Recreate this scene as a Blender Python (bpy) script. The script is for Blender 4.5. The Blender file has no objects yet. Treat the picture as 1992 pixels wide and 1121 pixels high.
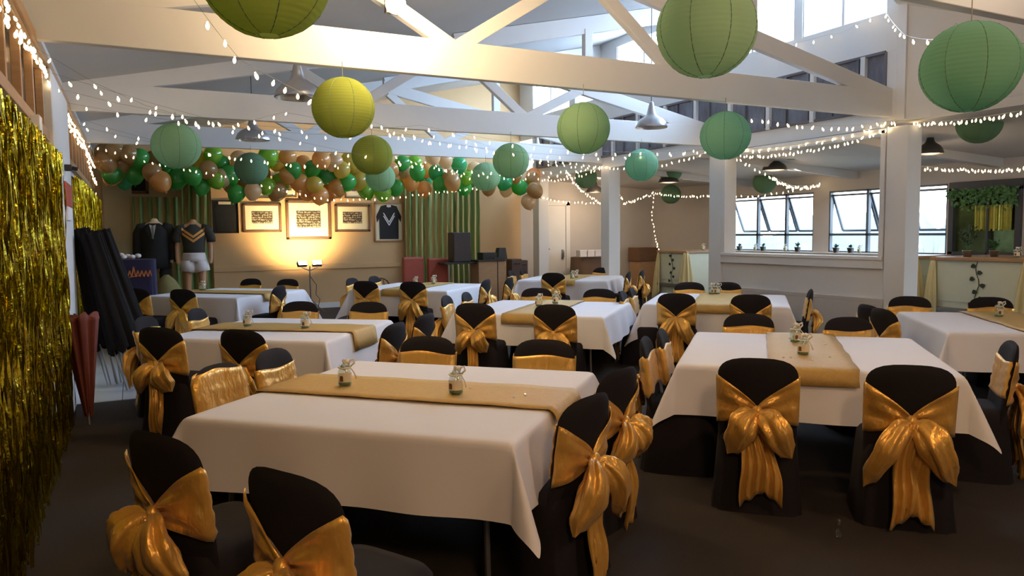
import bpy, math, random
from mathutils import Vector, Matrix, noise
PI=math.pi; sin=math.sin; cos=math.cos; R=math.radians
sc=bpy.context.scene
COL=sc.collection
W_,H_=1992,1121
# ------------------------------------------------------------------ camera
F=1456.0; PIT=R(4.21); ROLL=R(.57); PHI=R(26.78); CH=1.65
fw=Vector((sin(PHI)*cos(PIT),cos(PHI)*cos(PIT),-sin(PIT)))
r0=Vector((cos(PHI),-sin(PHI),0)); u0=r0.cross(fw)
rt=r0*cos(ROLL)-u0*sin(ROLL); up=r0*sin(ROLL)+u0*cos(ROLL)
cd=bpy.data.cameras.new('camera'); cam=bpy.data.objects.new('camera',cd); COL.objects.link(cam)
cd.sensor_width=36; cd.lens=F/W_*36; cd.clip_start=.05; cd.clip_end=300
M=Matrix((rt,up,-fw)).transposed().to_4x4(); M.translation=Vector((0,0,CH)); cam.matrix_world=M
sc.camera=cam
def ray(u,v): return fw+rt*((u-W_/2)/F)+up*((H_/2-v)/F)
def at_y(u,v,y): d=ray(u,v); return d*(y/d.y)+Vector((0,0,CH))
def at_x(u,v,x): d=ray(u,v); return d*(x/d.x)+Vector((0,0,CH))
def at_z(u,v,z): d=ray(u,v); return d*((z-CH)/d.z)+Vector((0,0,CH))
def at_d(u,v,dd): return ray(u,v)*dd+Vector((0,0,CH))
# ------------------------------------------------------------------ materials
def S(c):
    return tuple(((x/255/12.92) if x/255<=.04045 else ((x/255+.055)/1.055)**2.4) for x in c)+(1,)
def mat(name,c,rough=.6,metal=0,var=0,vs=8,bump=0,bs=60,spec=None,sheen=0,aniso=0,coat=0,alpha=None,sub=0,stretch=None,trans=0):
    m=bpy.data.materials.new(name); m.use_nodes=True; nt=m.node_tree; b=nt.nodes['Principled BSDF']
    c=c if len(c)==4 else tuple(c)+(1,)
    b.inputs['Base Color'].default_value=c; b.inputs['Roughness'].default_value=rough; b.inputs['Metallic'].default_value=metal
    if spec is not None: b.inputs['Specular IOR Level'].default_value=spec
    if sheen: b.inputs['Sheen Weight'].default_value=sheen
    if coat: b.inputs['Coat Weight'].default_value=coat
    if trans: b.inputs['Transmission Weight'].default_value=trans
    if sub:
        b.inputs['Subsurface Weight'].default_value=sub; b.inputs['Subsurface Radius'].default_value=(.1,.1,.1)
    tc=nt.nodes.new('ShaderNodeTexCoord'); src=tc.outputs['Object']
    if stretch:
        mp=nt.nodes.new('ShaderNodeMapping'); mp.inputs['Scale'].default_value=stretch; nt.links.new(src,mp.inputs[0]); src=mp.outputs[0]
    if var:
        n=nt.nodes.new('ShaderNodeTexNoise'); n.inputs['Scale'].default_value=vs; n.inputs['Detail'].default_value=4
        nt.links.new(src,n.inputs['Vector'])
        mx=nt.nodes.new('ShaderNodeMix'); mx.data_type='RGBA'
        mx.inputs[6].default_value=tuple(x*(1-var) for x in c[:3])+(1,); mx.inputs[7].default_value=tuple(min(1,x*(1+var)) for x in c[:3])+(1,)
        nt.links.new(n.outputs['Fac'],mx.inputs[0]); nt.links.new(mx.outputs[2],b.inputs['Base Color'])
    if bump:
        n2=nt.nodes.new('ShaderNodeTexNoise'); n2.inputs['Scale'].default_value=bs; n2.inputs['Detail'].default_value=3
        nt.links.new(src,n2.inputs['Vector'])
        bp=nt.nodes.new('ShaderNodeBump'); bp.inputs['Strength'].default_value=bump; bp.inputs['Distance'].default_value=.02
        nt.links.new(n2.outputs['Fac'],bp.inputs['Height']); nt.links.new(bp.outputs[0],b.inputs['Normal'])
    return m
def emat(name,c,s):
    m=bpy.data.materials.new(name); m.use_nodes=True; nt=m.node_tree; nt.nodes.clear()
    e=nt.nodes.new('ShaderNodeEmission'); e.inputs[0].default_value=tuple(c)[:3]+(1,); e.inputs[1].default_value=s
    o=nt.nodes.new('ShaderNodeOutputMaterial'); nt.links.new(e.outputs[0],o.inputs[0]); return m
def pane(name,tint=(1,1,1),gl=.07):
    m=bpy.data.materials.new(name); m.use_nodes=True; nt=m.node_tree; nt.nodes.clear()
    t=nt.nodes.new('ShaderNodeBsdfTransparent'); t.inputs[0].default_value=tuple(tint)+(1,)
    g=nt.nodes.new('ShaderNodeBsdfGlossy'); g.inputs['Roughness'].default_value=.03
    x=nt.nodes.new('ShaderNodeMixShader'); x.inputs[0].default_value=gl
    o=nt.nodes.new('ShaderNodeOutputMaterial'); nt.links.new(t.outputs[0],x.inputs[1]); nt.links.new(g.outputs[0],x.inputs[2]); nt.links.new(x.outputs[0],o.inputs[0]); return m
def translucent(name,c,mixf=.45,rib=0):
    m=bpy.data.materials.new(name); m.use_nodes=True; nt=m.node_tree; nt.nodes.clear()
    d=nt.nodes.new('ShaderNodeBsdfDiffuse'); t=nt.nodes.new('ShaderNodeBsdfTranslucent'); x=nt.nodes.new('ShaderNodeMixShader'); x.inputs[0].default_value=mixf
    n=nt.nodes.new('ShaderNodeTexNoise'); n.inputs['Scale'].default_value=5
    tc=nt.nodes.new('ShaderNodeTexCoord'); nt.links.new(tc.outputs['Object'],n.inputs['Vector'])
    mx=nt.nodes.new('ShaderNodeMix'); mx.data_type='RGBA'; mx.inputs[6].default_value=tuple(q*.9 for q in c[:3])+(1,); mx.inputs[7].default_value=tuple(c[:3])+(1,)
    nt.links.new(n.outputs['Fac'],mx.inputs[0])
    nt.links.new(mx.outputs[2],d.inputs[0]); nt.links.new(mx.outputs[2],t.inputs[0])
    o=nt.nodes.new('ShaderNodeOutputMaterial'); nt.links.new(d.outputs[0],x.inputs[1]); nt.links.new(t.outputs[0],x.inputs[2]); nt.links.new(x.outputs[0],o.inputs[0]); return m
MT={}
MT['paint']=mat('white_paint',(.74,.73,.72),.5,var=.03,vs=3,bump=.02,bs=30)
MT['ceil']=mat('ceiling_lining',(.60,.585,.575),.8,var=.04,vs=2)
MT['wall']=mat('cream_wall',(.64,.42,.21),.75,var=.05,vs=3,bump=.03,bs=50)
MT['wall2']=mat('grey_wall',(.56,.52,.49),.75,var=.05,vs=3,bump=.03,bs=50)
MT['leftwall']=mat('pale_wall',(.6,.6,.6),.7,var=.04)
MT['olive']=mat('olive_wall',(.42,.32,.16),.8,var=.06)
MT['carpet']=mat('carpet',(.030,.021,.016),.95,var=.35,vs=120,bump=.5,bs=300)
MT['tile']=mat('floor_tile',(.62,.64,.68),.25,var=.05,vs=3)
MT['cover']=mat('black_stretch_cloth',(.014,.011,.013),.85,var=.15,vs=30,spec=.25,bump=.05,bs=200)
MT['satin']=mat('gold_satin',(.80,.44,.09),.33,.45,var=.12,vs=7,bump=.9,bs=9,sheen=.2,stretch=(1.6,1.6,.8))
MT['satin_in']=mat('pale_gold_satin',(.80,.56,.22),.38,.35,var=.08,vs=7,bump=.25,bs=9,sheen=.3)
MT['linen']=mat('white_linen',(.80,.78,.82),.8,var=.02,vs=4,bump=.05,bs=220,sheen=.2)
MT['runner']=mat('gold_mesh_runner',(.56,.36,.11),.6,.1,var=.14,vs=35,bump=.3,bs=180)
MT['steel']=mat('grey_steel',(.25,.24,.23),.4,.8,var=.05)
MT['alu']=mat('spun_aluminium',(.62,.62,.64),.28,.9,var=.04)
MT['dark']=mat('black_plastic',(.02,.018,.018),.5,var=.1)
MT['wood']=mat('dark_wood',(.17,.085,.04),.5,var=.3,vs=6,stretch=(1,1,8))
MT['wood2']=mat('mid_wood',(.42,.25,.13),.5,var=.2,vs=6,stretch=(1,1,8))
MT['mat_board']=mat('mount_board',(.80,.72,.52),.8,var=.03)
MT['foil']=mat('gold_foil',(.50,.40,.025),.16,.95,var=.35,vs=9,bump=.35,bs=25)
MT['glass']=pane('clear_glass',(.93,.97,.96),.12)
MT['windowglass']=pane('window_glass',(.97,.985,1),.05)
MT['bulb']=emat('warm_bulb',(1,.72,.38),8)
MT['wire']=mat('clear_wire',(.2,.18,.14),.4,var=.05)
MT['red']=mat('dark_red_cloth',(.13,.022,.012),.75,var=.2,vs=12)
MT['signred']=mat('sign_red',(.42,.05,.03),.5,var=.05)
MT['redseat']=mat('red_vinyl',(.33,.06,.035),.5,var=.1)
MT['navy']=mat('navy_cloth',(.02,.016,.055),.85,var=.15)
MT['orange']=mat('orange_print',(.62,.2,.06),.7,var=.1)
MT['skin']=mat('mannequin_tan',(.55,.3,.16),.45,var=.06)
MT['skin_pale']=mat('mannequin_cream',(.82,.66,.44),.45,var=.04)
MT['umb']=mat('black_canopy',(.009,.008,.008),.9,spec=.2,var=.2)
MT['suit']=mat('black_suit',(.018,.018,.02),.85,var=.2)
MT['whitecloth']=mat('white_cloth',(.78,.74,.74),.8,var=.05)
MT['green']=mat('leaf_green',(.05,.16,.04),.6,var=.35,vs=14)
MT['darkleaf']=mat('dark_leaf',(.03,.05,.03),.6,var=.3,vs=14)
MT['cream']=mat('cream_panel',(.70,.74,.60),.6,var=.04)
MT['drape']=mat('pale_gold_drape',(.68,.60,.32),.5,.1,var=.1,vs=6,sheen=.2)
MT['ribbon']=mat('cream_ribbon',(.82,.77,.64),.6,var=.05)
MT['label']=mat('paper_label',(.75,.66,.5),.7,var=.12,vs=40)
MT['brownprint']=mat('brown_print',(.16,.07,.03),.7,var=.2)
MT['moss']=mat('green_gravel',(.08,.22,.1),.7,var=.4,vs=60)
MT['gem']=mat('crystal',(.9,.92,.95),.05,.0,var=.02,spec=1,coat=1)
MT['concrete']=mat('outdoor_ground',(.45,.46,.42),.9,var=.1,vs=1)
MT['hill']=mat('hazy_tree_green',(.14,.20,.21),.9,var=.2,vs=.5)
MT['reed']=mat('reed_green',(.30,.42,.22),.8,var=.2)
MT['board']=mat('plywood_table',(.3,.2,.12),.6,var=.1)
# striped curtain green / gold by local x
def stripes(name,c1,c2,freq):
    m=mat(name,c1,.7); nt=m.node_tree; b=nt.nodes['Principled BSDF']
    tc=[n for n in nt.nodes if n.type=='TEX_COORD'][0]
    w=nt.nodes.new('ShaderNodeTexWave'); w.bands_direction='X'; w.inputs['Scale'].default_value=freq; w.inputs['Distortion'].default_value=1.2; w.inputs['Detail'].default_value=0
    cr=nt.nodes.new('ShaderNodeValToRGB'); cr.color_ramp.elements[0].position=.5; cr.color_ramp.elements[1].position=.62
    cr.color_ramp.elements[0].color=tuple(c1)+(1,); cr.color_ramp.elements[1].color=tuple(c2)+(1,)
    nt.links.new(tc.outputs['Object'],w.inputs['Vector']); nt.links.new(w.outputs['Fac'],cr.inputs[0]); nt.links.new(cr.outputs[0],b.inputs['Base Color']); return m
MT['curt']=stripes('striped_curtain',(.15,.23,.07),(.52,.38,.17),2.0)
# team photograph: rows of figures
def teamphoto(name,dark,light,sx,sz):
    m=mat(name,dark,.5); nt=m.node_tree; b=nt.nodes['Principled BSDF']
    tc=[n for n in nt.nodes if n.type=='TEX_COORD'][0]
    mp=nt.nodes.new('ShaderNodeMapping'); mp.inputs['Scale'].default_value=(sx,1,sz)
    v=nt.nodes.new('ShaderNodeTexVoronoi'); v.inputs['Scale'].default_value=1; v.inputs['Randomness'].default_value=.35
    cr=nt.nodes.new('ShaderNodeValToRGB'); cr.color_ramp.elements[0].position=.3; cr.color_ramp.elements[1].position=.42
    cr.color_ramp.elements[0].color=tuple(light)+(1,); cr.color_ramp.elements[1].color=tuple(dark)+(1,)
    nt.links.new(tc.outputs['Object'],mp.inputs[0]); nt.links.new(mp.outputs[0],v.inputs['Vector']); nt.links.new(v.outputs['Distance'],cr.inputs[0]); nt.links.new(cr.outputs[0],b.inputs['Base Color']); return m
MT['team']=teamphoto('team_photo',(.05,.035,.025),(.55,.45,.3),34,19)
# ------------------------------------------------------------------ mesh helpers
class MB:
    def __init__(s): s.v=[]; s.f=[]
    def add(s,v,f):
        o=len(s.v); s.v+=[tuple(q) for q in v]; s.f+=[tuple(i+o for i in q) for q in f]; return s
    def box(s,x0,x1,y0,y1,z0,z1,mtx=None):
        v=[Vector(p) for p in ((x0,y0,z0),(x1,y0,z0),(x1,y1,z0),(x0,y1,z0),(x0,y0,z1),(x1,y0,z1),(x1,y1,z1),(x0,y1,z1))]
        if mtx: v=[mtx@p for p in v]
        return s.add(v,[(0,3,2,1),(4,5,6,7),(0,1,5,4),(1,2,6,5),(2,3,7,6),(3,0,4,7)])
    def bar(s,a,b,w,h,upv=Vector((0,0,1))):
        a=Vector(a); b=Vector(b); d=(b-a).normalized(); x=d.cross(upv).normalized()*w/2; z=x.cross(d).normalized()*h/2
        v=[a-x-z,a+x-z,a+x+z,a-x+z,b-x-z,b+x-z,b+x+z,b-x+z]
        return s.add(v,[(0,1,2,3),(7,6,5,4),(0,4,5,1),(1,5,6,2),(2,6,7,3),(3,7,4,0)])
    def tube(s,pts,r,n=8,cap=True):
        pts=[Vector(p) for p in pts]; rs=r if isinstance(r,(list,tuple)) else [r]*len(pts)
        base=len(s.v); prev=None
        for i,p in enumerate(pts):
            d=(pts[min(i+1,len(pts)-1)]-pts[max(i-1,0)]).normalized()
            ref=Vector((0,0,1)) if abs(d.z)<.9 else Vector((1,0,0))
            a=d.cross(ref).normalized() if prev is None else (prev-d*prev.dot(d)).normalized()
            prev=a; b=d.cross(a)
            for k in range(n):
                t=2*PI*k/n; s.v.append(tuple(p+(a*cos(t)+b*sin(t))*rs[i]))
        for i in range(len(pts)-1):
            for k in range(n):
                k2=(k+1)%n; s.f.append((base+i*n+k,base+i*n+k2,base+(i+1)*n+k2,base+(i+1)*n+k))
        if cap:
            s.f.append(tuple(base+k for k in range(n))[::-1]); e=base+(len(pts)-1)*n; s.f.append(tuple(e+k for k in range(n)))
        return s
    def lathe(s,prof,n=20,c=(0,0,0)):
        base=len(s.v)
        for r,z in prof:
            for k in range(n):
                t=2*PI*k/n; s.v.append((c[0]+r*cos(t),c[1]+r*sin(t),c[2]+z))
        for i in range(len(prof)-1):
            for k in range(n):
                k2=(k+1)%n; s.f.append((base+i*n+k,base+i*n+k2,base+(i+1)*n+k2,base+(i+1)*n+k))
        return s
    def grid(s,fn,nu,nv,closed=False):
        base=len(s.v)
        for i in range(nu):
            for j in range(nv): s.v.append(tuple(fn(i/(nu-1),j/(nv-1))))
        for i in range(nu-1):
            for j in range(nv-1): s.f.append((base+i*nv+j,base+(i+1)*nv+j,base+(i+1)*nv+j+1,base+i*nv+j+1))
        return s
    def sphere(s,c,r,n=16,m=10,sq=(1,1,1)):
        prof=[(max(1e-4,sin(PI*i/m)),-cos(PI*i/m)) for i in range(m+1)]
        b=len(s.v)
        for a,z in prof:
            for k in range(n):
                t=2*PI*k/n; s.v.append((c[0]+r*a*cos(t)*sq[0],c[1]+r*a*sin(t)*sq[1],c[2]+r*z*sq[2]))
        for i in range(m):
            for k in range(n):
                k2=(k+1)%n; s.f.append((b+i*n+k,b+i*n+k2,b+(i+1)*n+k2,b+(i+1)*n+k))
        return s
    def mesh(s,name,m,smooth=False):
        me=bpy.data.meshes.new(name); me.from_pydata(s.v,[],s.f); me.update()
        me.materials.append(m)
        if smooth:
            me.polygons.foreach_set('use_smooth',[True]*len(me.polygons))
        return me
    def obj(s,name,m,parent=None,smooth=False,loc=None,rz=0,bevel=0,solid=0,subsurf=0):
        o=bpy.data.objects.new(name,s.mesh(name,m,smooth)); COL.objects.link(o)
        if parent: o.parent=parent
        if loc is not None: o.location=loc
        if rz: o.rotation_euler.z=rz
        if solid:
            q=o.modifiers.new('solid','SOLIDIFY'); q.thickness=solid; q.offset=0
        if bevel:
            q=o.modifiers.new('bevel','BEVEL'); q.width=bevel; q.segments=2; q.limit_method='ANGLE'
        if subsurf:
            q=o.modifiers.new('sub','SUBSURF'); q.levels=subsurf; q.render_levels=subsurf
        return o
def empty(name,loc=(0,0,0),rz=0):
    o=bpy.data.objects.new(name,None); COL.objects.link(o); o.location=loc; o.rotation_euler=(0,0,rz); o.empty_display_size=.1; return o
def tag(o,label,cat,group=None):
    o['label']=label; o['category']=cat
    if group: o['group']=group
    return o
def struct(o): o['kind']='structure'; return o
def children(o): return CH_[o.name]
def copy_tree(o,kids,parent=None):
    c=o.copy(); COL.objects.link(c)
    if parent: c.parent=parent
    for k in kids.get(o,[]): copy_tree(k,kids,c)
    return c
def kidmap():
    d={}
    for o in bpy.data.objects:
        if o.parent: d.setdefault(o.parent,[]).append(o)
    return d
# ------------------------------------------------------------------ room
XL,XP,XR=-.64,8.85,13.0
YB=17.0
def ceilz(x): return 3.40+.225*(x-XL)
struct(MB().box(XL-.3,16,-5,YB+.3,-.1,0).obj('floor',MT['carpet']))
tl=MB()
for i in range(3):
    for j in range(14):
        x0=XL+.02+i*.46; y0=8.45+j*.6; tl.box(x0,x0+.454,y0,y0+.594,.0,.006)
struct(tl.obj('floor_tiles',MT['tile']))
# left wall with high windows
wl=MB()
wl.box(XL-.15,XL,-5,YB,0,2.5); wl.box(XL-.15,XL,-5,YB,3.04,3.42)
wl.box(XL-.15,XL,8.0,9.9,2.5,3.04); wl.box(XL-.15,XL,-5,1,2.5,3.04); wl.box(XL-.15,XL,16.4,YB,2.5,3.04)
struct(wl.obj('wall_left',MT['leftwall']))
MT['transom']=mat('dim_transom_glass',(.10,.095,.085),.15,var=.1)
def transoms(n,y0,y1,step):
    w=MB(); w.box(XL-.02,XL+.05,y0,y1,2.46,2.54); w.box(XL-.02,XL+.05,y0,y1,3.02,3.08)
    y=y0
    while y<=y1+.01:
        w.box(XL-.02,XL+.035,y-.03,y+.03,2.5,3.05); y+=step
    o=struct(w.obj('window_%d'%n,MT['wood2'],bevel=.004))
    g=MB().box(XL-.07,XL-.055,y0,y1,2.5,3.04).obj('pane',MT['transom'],o)
transoms(1,1.0,8.0,.7); transoms(2,9.9,16.4,.65)
struct(MB().box(XL-.02,XL+.07,-5,YB,3.08,3.16).obj('trim_1',MT['wood2']))
# pilaster at the white wall stretch, curtain divider
struct(MB().box(XL,XL+.08,7.5,9.3,0,3.08).obj('trim_2',MT['paint'],bevel=.01))
# back wall
bw=MB()
v=[(XL-.15,YB,0),(XP,YB,0),(XP,YB,ceilz(XP)+.1),(XL-.15,YB,ceilz(XL))]
v+=[(a,YB+.15,c) for a,b,c in v]
bw.add(v,[(0,1,2,3),(7,6,5,4),(0,4,5,1),(1,5,6,2),(2,6,7,3),(3,7,4,0)])
struct(bw.obj('wall_back',MT['wall']))
struct(MB().box(XP,XR+.2,YB,YB+.15,0,3.4).obj('wall_back_aisle',MT['wall2']))
struct(MB().box(1.45,5.62,YB-.035,YB,.88,.98).box(1.45,5.62,YB-.02,YB,.98,1.0).obj('trim_3',MT['wall'],bevel=.006))
struct(MB().box(1.45,XP,YB-.02,YB,0,.12).obj('baseboard_back',MT['paint']))
# front wall behind the camera
struct(MB().box(XL-.15,16,-5.15,-5,0,5.6).obj('wall_front',MT['wall']))
# ceiling (single pitch) and clerestory wall
c=MB()
v=[(XL-.2,-5,ceilz(XL-.2)),(XP+.25,-5,ceilz(XP+.25)),(XP+.25,YB+.1,ceilz(XP+.25)),(XL-.2,YB+.1,ceilz(XL-.2))]
v+=[(a,b,z+.12) for a,b,z in v]
c.add(v,[(0,1,2,3),(7,6,5,4),(0,4,5,1),(1,5,6,2),(2,6,7,3),(3,7,4,0)])
c.box(XP+.2,XP+1.4,-5,6.5,5.5,5.6)
struct(c.obj('ceiling',MT['ceil']))
SZ=4.44
u=MB()
u.box(XP,XP+.12,6.5,YB,3.95,SZ); u.box(XP,XP+.12,6.38,6.499,3.06,5.6); u.box(XP,XP+.12,6.5,6.66,3.06,3.949); u.box(XP,XP+.12,6.5,6.66,SZ+.001,5.55)
u.box(XP+.01,XP+.11,6.661,YB,2.98,3.2); u.box(XP+1.15,XP+1.27,-5,3.3,0,5.6)
u.box(XP+.001,XP+.119,6.661,YB,5.36,5.55)
for y0,y1 in ((8.05,8.2),(9.9,10.1),(12.75,13.4),(14.35,14.6),(16.3,YB)): u.box(XP,XP+.12,y0,y1,SZ,5.4)
struct(u.obj('wall_right',MT['paint']))
def winband(n,x,y0,y1,z0,z1,step,fm,gm,t=.03,d=.05,bars=()):
    w=MB()
    w.box(x-d,x+d,y0,y1,z0-t,z0+t); w.box(x-d,x+d,y0,y1,z1-t,z1+t)
    k=max(1,round((y1-y0)/step))
    for i in range(k+1):
        y=y0+(y1-y0)*i/k; w.box(x-d*.9,x+d*.9,y-t,y+t,z0,z1)
    o=struct(w.obj('window_%d'%n,fm,bevel=.003))
    if gm: MB().box(x+.0,x+.006,y0,y1,z0,z1).obj('pane',gm,o)
    return o
n=3
for y0,y1 in ((6.66,8.05),(8.2,9.9),(10.1,12.75),(13.4,14.35),(14.6,16.3)):
    winband(n,XP+.06,y0,y1,SZ,5.38,.85,MT['paint'],MT['windowglass'],t=.022); n+=1
MT['dimglass']=mat('dim_inner_glass',(.16,.16,.19),.12,var=.45,vs=5,stretch=(1,3,1))
MT['mull']=mat('dark_mullion',(.14,.13,.15),.5,var=.05)
wb=winband(n,XP+.02,6.66,16.3,3.22,3.95,.42,MT['mull'],MT['dimglass'],t=.018,d=.04); n+=1
ww=MB()
for i in range(12): y=6.95+i*.84; ww.box(XP-.035,XP+.03,y,y+.07,3.2,3.95)
ww.obj('window_post',MT['paint'],wb)
# raked wall and ceiling beyond the first post
a0=Vector((8.87,6.42,0)); dr=Vector((.34,-.94,0)).normalized()
def P(t,z): q=a0+dr*t; return Vector((q.x,q.y,z))
nrm=Vector((.94,.34,0)).normalized()*.12
v=[P(0,3.05),P(3.4,3.05),P(3.4,3.3),P(0,4.5)]; v+=[q+nrm for q in v]
struct(MB().add(v,[(0,1,2,3),(7,6,5,4),(0,4,5,1),(1,5,6,2),(2,6,7,3),(3,7,4,0)]).obj('wall_right_raked',MT['paint']))
v=[P(-.1,4.52),P(3.4,3.3),Vector((8.6,1.8,4.4)),Vector((7.4,6.2,4.95))]
struct(MB().add(v+[q+Vector((0,0,.06)) for q in v],[(0,1,2,3),(7,6,5,4),(0,4,5,1),(1,5,6,2),(2,6,7,3),(3,7,4,0)]).obj('ceiling_raked',MT['paint']))
# aisle ceiling and right wall
v=[(XP+.13,2,3.03),(XR+.2,2,2.8),(XR+.2,YB,2.8),(XP+.13,YB,3.03)]
struct(MB().add(v+[(a,b,z+.1) for a,b,z in v],[(0,1,2,3),(7,6,5,4),(0,4,5,1),(1,5,6,2),(2,6,7,3),(3,7,4,0)]).obj('ceiling_aisle',MT['ceil']))
ab=MB()
for y in (7.6,10.4,13.2): ab.bar((XP+.1,y,3.02),(XR,y,2.74),.12,.16)
struct(ab.obj('trim_4',MT['ceil']))
w=MB(); w.box(XR,XR+.15,2,YB,0,1.18); w.box(XR,XR+.15,2,YB,2.45,3)
for y0,y1 in ((13.92,YB),(11.03,11.43),(2,7.2),(8.42,8.48)): w.box(XR,XR+.15,y0,y1,1.18,2.45)
struct(w.obj('wall_far_right',MT['wall2']))
MT['wframe']=mat('grey_window_frame',(.10,.12,.15),.4,var=.04)
def awning(n,ys):
    w=MB(); y0,y1=min(ys),max(ys); x=XR+.05
    for z in (1.19,1.55,2.44): w.box(x-.04,x+.04,y0,y1,z-.024,z+.024)
    for y in ys: w.box(x-.04,x+.04,y-.028,y+.028,1.18,2.45)
    o=struct(w.obj('window_%d'%n,MT['wframe'],bevel=.003))
    MB().box(x-.003,x+.003,y0,y1,1.2,1.54).obj('pane',MT['windowglass'],o)
    ys=sorted(ys)
    for i in range(len(ys)-1):
        a,b=ys[i]+.03,ys[i+1]-.03; f_=MB(); hx,hz=x+.03,2.36; L=.8; an=R(24)
        bx,bz=hx+L*sin(an),hz-L*cos(an)
        f_.bar((hx,a,hz),(hx,b,hz),.03,.04); f_.bar((bx,a,bz),(bx,b,bz),.03,.045); f_.bar((hx,a,hz),(bx,a,bz),.03,.045,Vector((0,1,0))); f_.bar((hx,b,hz),(bx,b,bz),.03,.045,Vector((0,1,0)))
        s_=f_.obj('sash',MT['wframe'],o)
        MB().add([(hx,a,hz),(hx,b,hz),(bx,b,bz),(bx,a,bz)],[(0,1,2,3)]).obj('glass',MT['windowglass'],s_)
awning(20,[13.91,13.05,12.2,11.43]); awning(21,[11.03,10.12,9.3,8.48])
struct(MB().box(XR-.14,XR+.02,8.48,13.95,1.15,1.185).obj('trim_5',MT['paint'],bevel=.005))
# posts
def post(y,lab):
    o=MB().box(XP,XP+.28,y-.3,y,0,2.975).obj('post',MT['paint'],bevel=.008)
    tag(o,lab,'post')
post(6.62,'broad white square post nearest the camera, at the right end of the serving hatch')
post(10.0,'white square post at the left end of the serving hatch wall')
post(13.33,'slim white post right of the back middle table, behind its chairs')
post(16.35,'thin white post furthest back, beside the white door')
# partition with serving hatch
p=MB(); p.box(XP+.04,XP+.2,6.625,9.695,0,1.24); p.box(XP+.04,XP+.2,6.625,9.695,2.93,2.975)
struct(p.obj('wall_partition',MT['paint']))
h=MB(); h.box(XP-.03,XP+.3,6.63,9.69,1.235,1.285)
for (y0,y1,z0,z1) in ((6.63,9.69,1.12,1.235),(6.63,6.70,1.28,2.95),(9.6,9.69,1.28,2.95),(6.63,9.69,2.9,2.97)): h.box(XP-.015,XP+.24,y0,y1,z0,z1)
struct(h.obj('trim_6',MT['paint'],bevel=.008))
struct(MB().box(XP-.0,XP+.04,6.6,9.8,.66,.72).box(XP+.0,XP+.03,6.6,9.8,0,.66).obj('trim_7',MT['wall2'],bevel=.005))
# door in the aisle's back wall
def yb(u,v): q=at_y(u,v,YB); return q.x,q.z
dx0,dz=yb(1056,350); dx1,_=yb(1098,350)
d=MB().box(dx0,dx1,YB-.05,YB,0,2.35).obj('door_1',MT['paint'],bevel=.006); struct(d)
MB().box(dx0-.1,dx0,YB-.08,YB,0,2.45).box(dx1,dx1+.12,YB-.08,YB,0,2.45).box(dx0-.1,dx1+.12,YB-.08,YB,2.35,2.47).obj('door_frame',MT['paint'],d,bevel=.006)
MB().tube([(dx1-.1,YB-.12,1.0),(dx1-.1,YB-.12,1.15)],.015).box(dx1-.13,dx1-.07,YB-.07,YB-.05,.95,1.2).obj('handle',MT['steel'],d)
# ------------------------------------------------------------------ trusses
def truss(y,lab):
    t=empty('roof_truss',(0,y,3.1)); tag(t,lab,'roof truss')
    th=.09
    def pr(name,f): 
        o=f.obj(name,MT['paint'],t,bevel=.006); return o
    def zz(z): return z-3.1
    b=MB().box(XL,XP+.02,0,th,0,.33); pr('bottom_chord',b)
    ap=(4.15,zz(4.32)); 
    def mem(x0,z0,x1,z1,w,yo=0):
        return MB().bar((x0,th/2+yo,z0),(x1,th/2+yo,z1),w,th*.96,Vector((0,1,0)))
    pr('rafter',mem(XL,zz(3.34),ap[0],ap[1],.20)); pr('rafter',mem(XP,zz(3.36),ap[0],ap[1],.20))
    for x0,z0,x1,z1 in ((2.78,3.35,1.75,3.92),(2.72,3.35,4.05,4.2),(5.32,3.36,4.25,4.2),(5.32,3.36,6.5,3.95)):
        pr('web',mem(x0,zz(z0),x1,zz(z1),.13,.002))
    # raking upper beam that carries the ceiling
    pr('upper_beam',MB().bar((4.2,th/2+.02,zz(ceilz(4.2)-.14)),(XP,th/2+.02,zz(ceilz(XP)-.14)),.26,th,Vector((0,1,0))))
    pr('strut',MB().box(6.36,6.5,.01,th+.02,zz(3.9),zz(ceilz(6.4)-.2)))
    return t
truss(3.15,'white roof truss overhead nearest the camera, carrying three big green lanterns')
truss(6.55,'white roof truss nearest the camera, its thick beam crossing the whole picture')
truss(10.0,'second white roof truss, its beam ending at the left post of the serving hatch')
truss(13.3,'third white roof truss just in front of the balloon ceiling')
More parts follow.
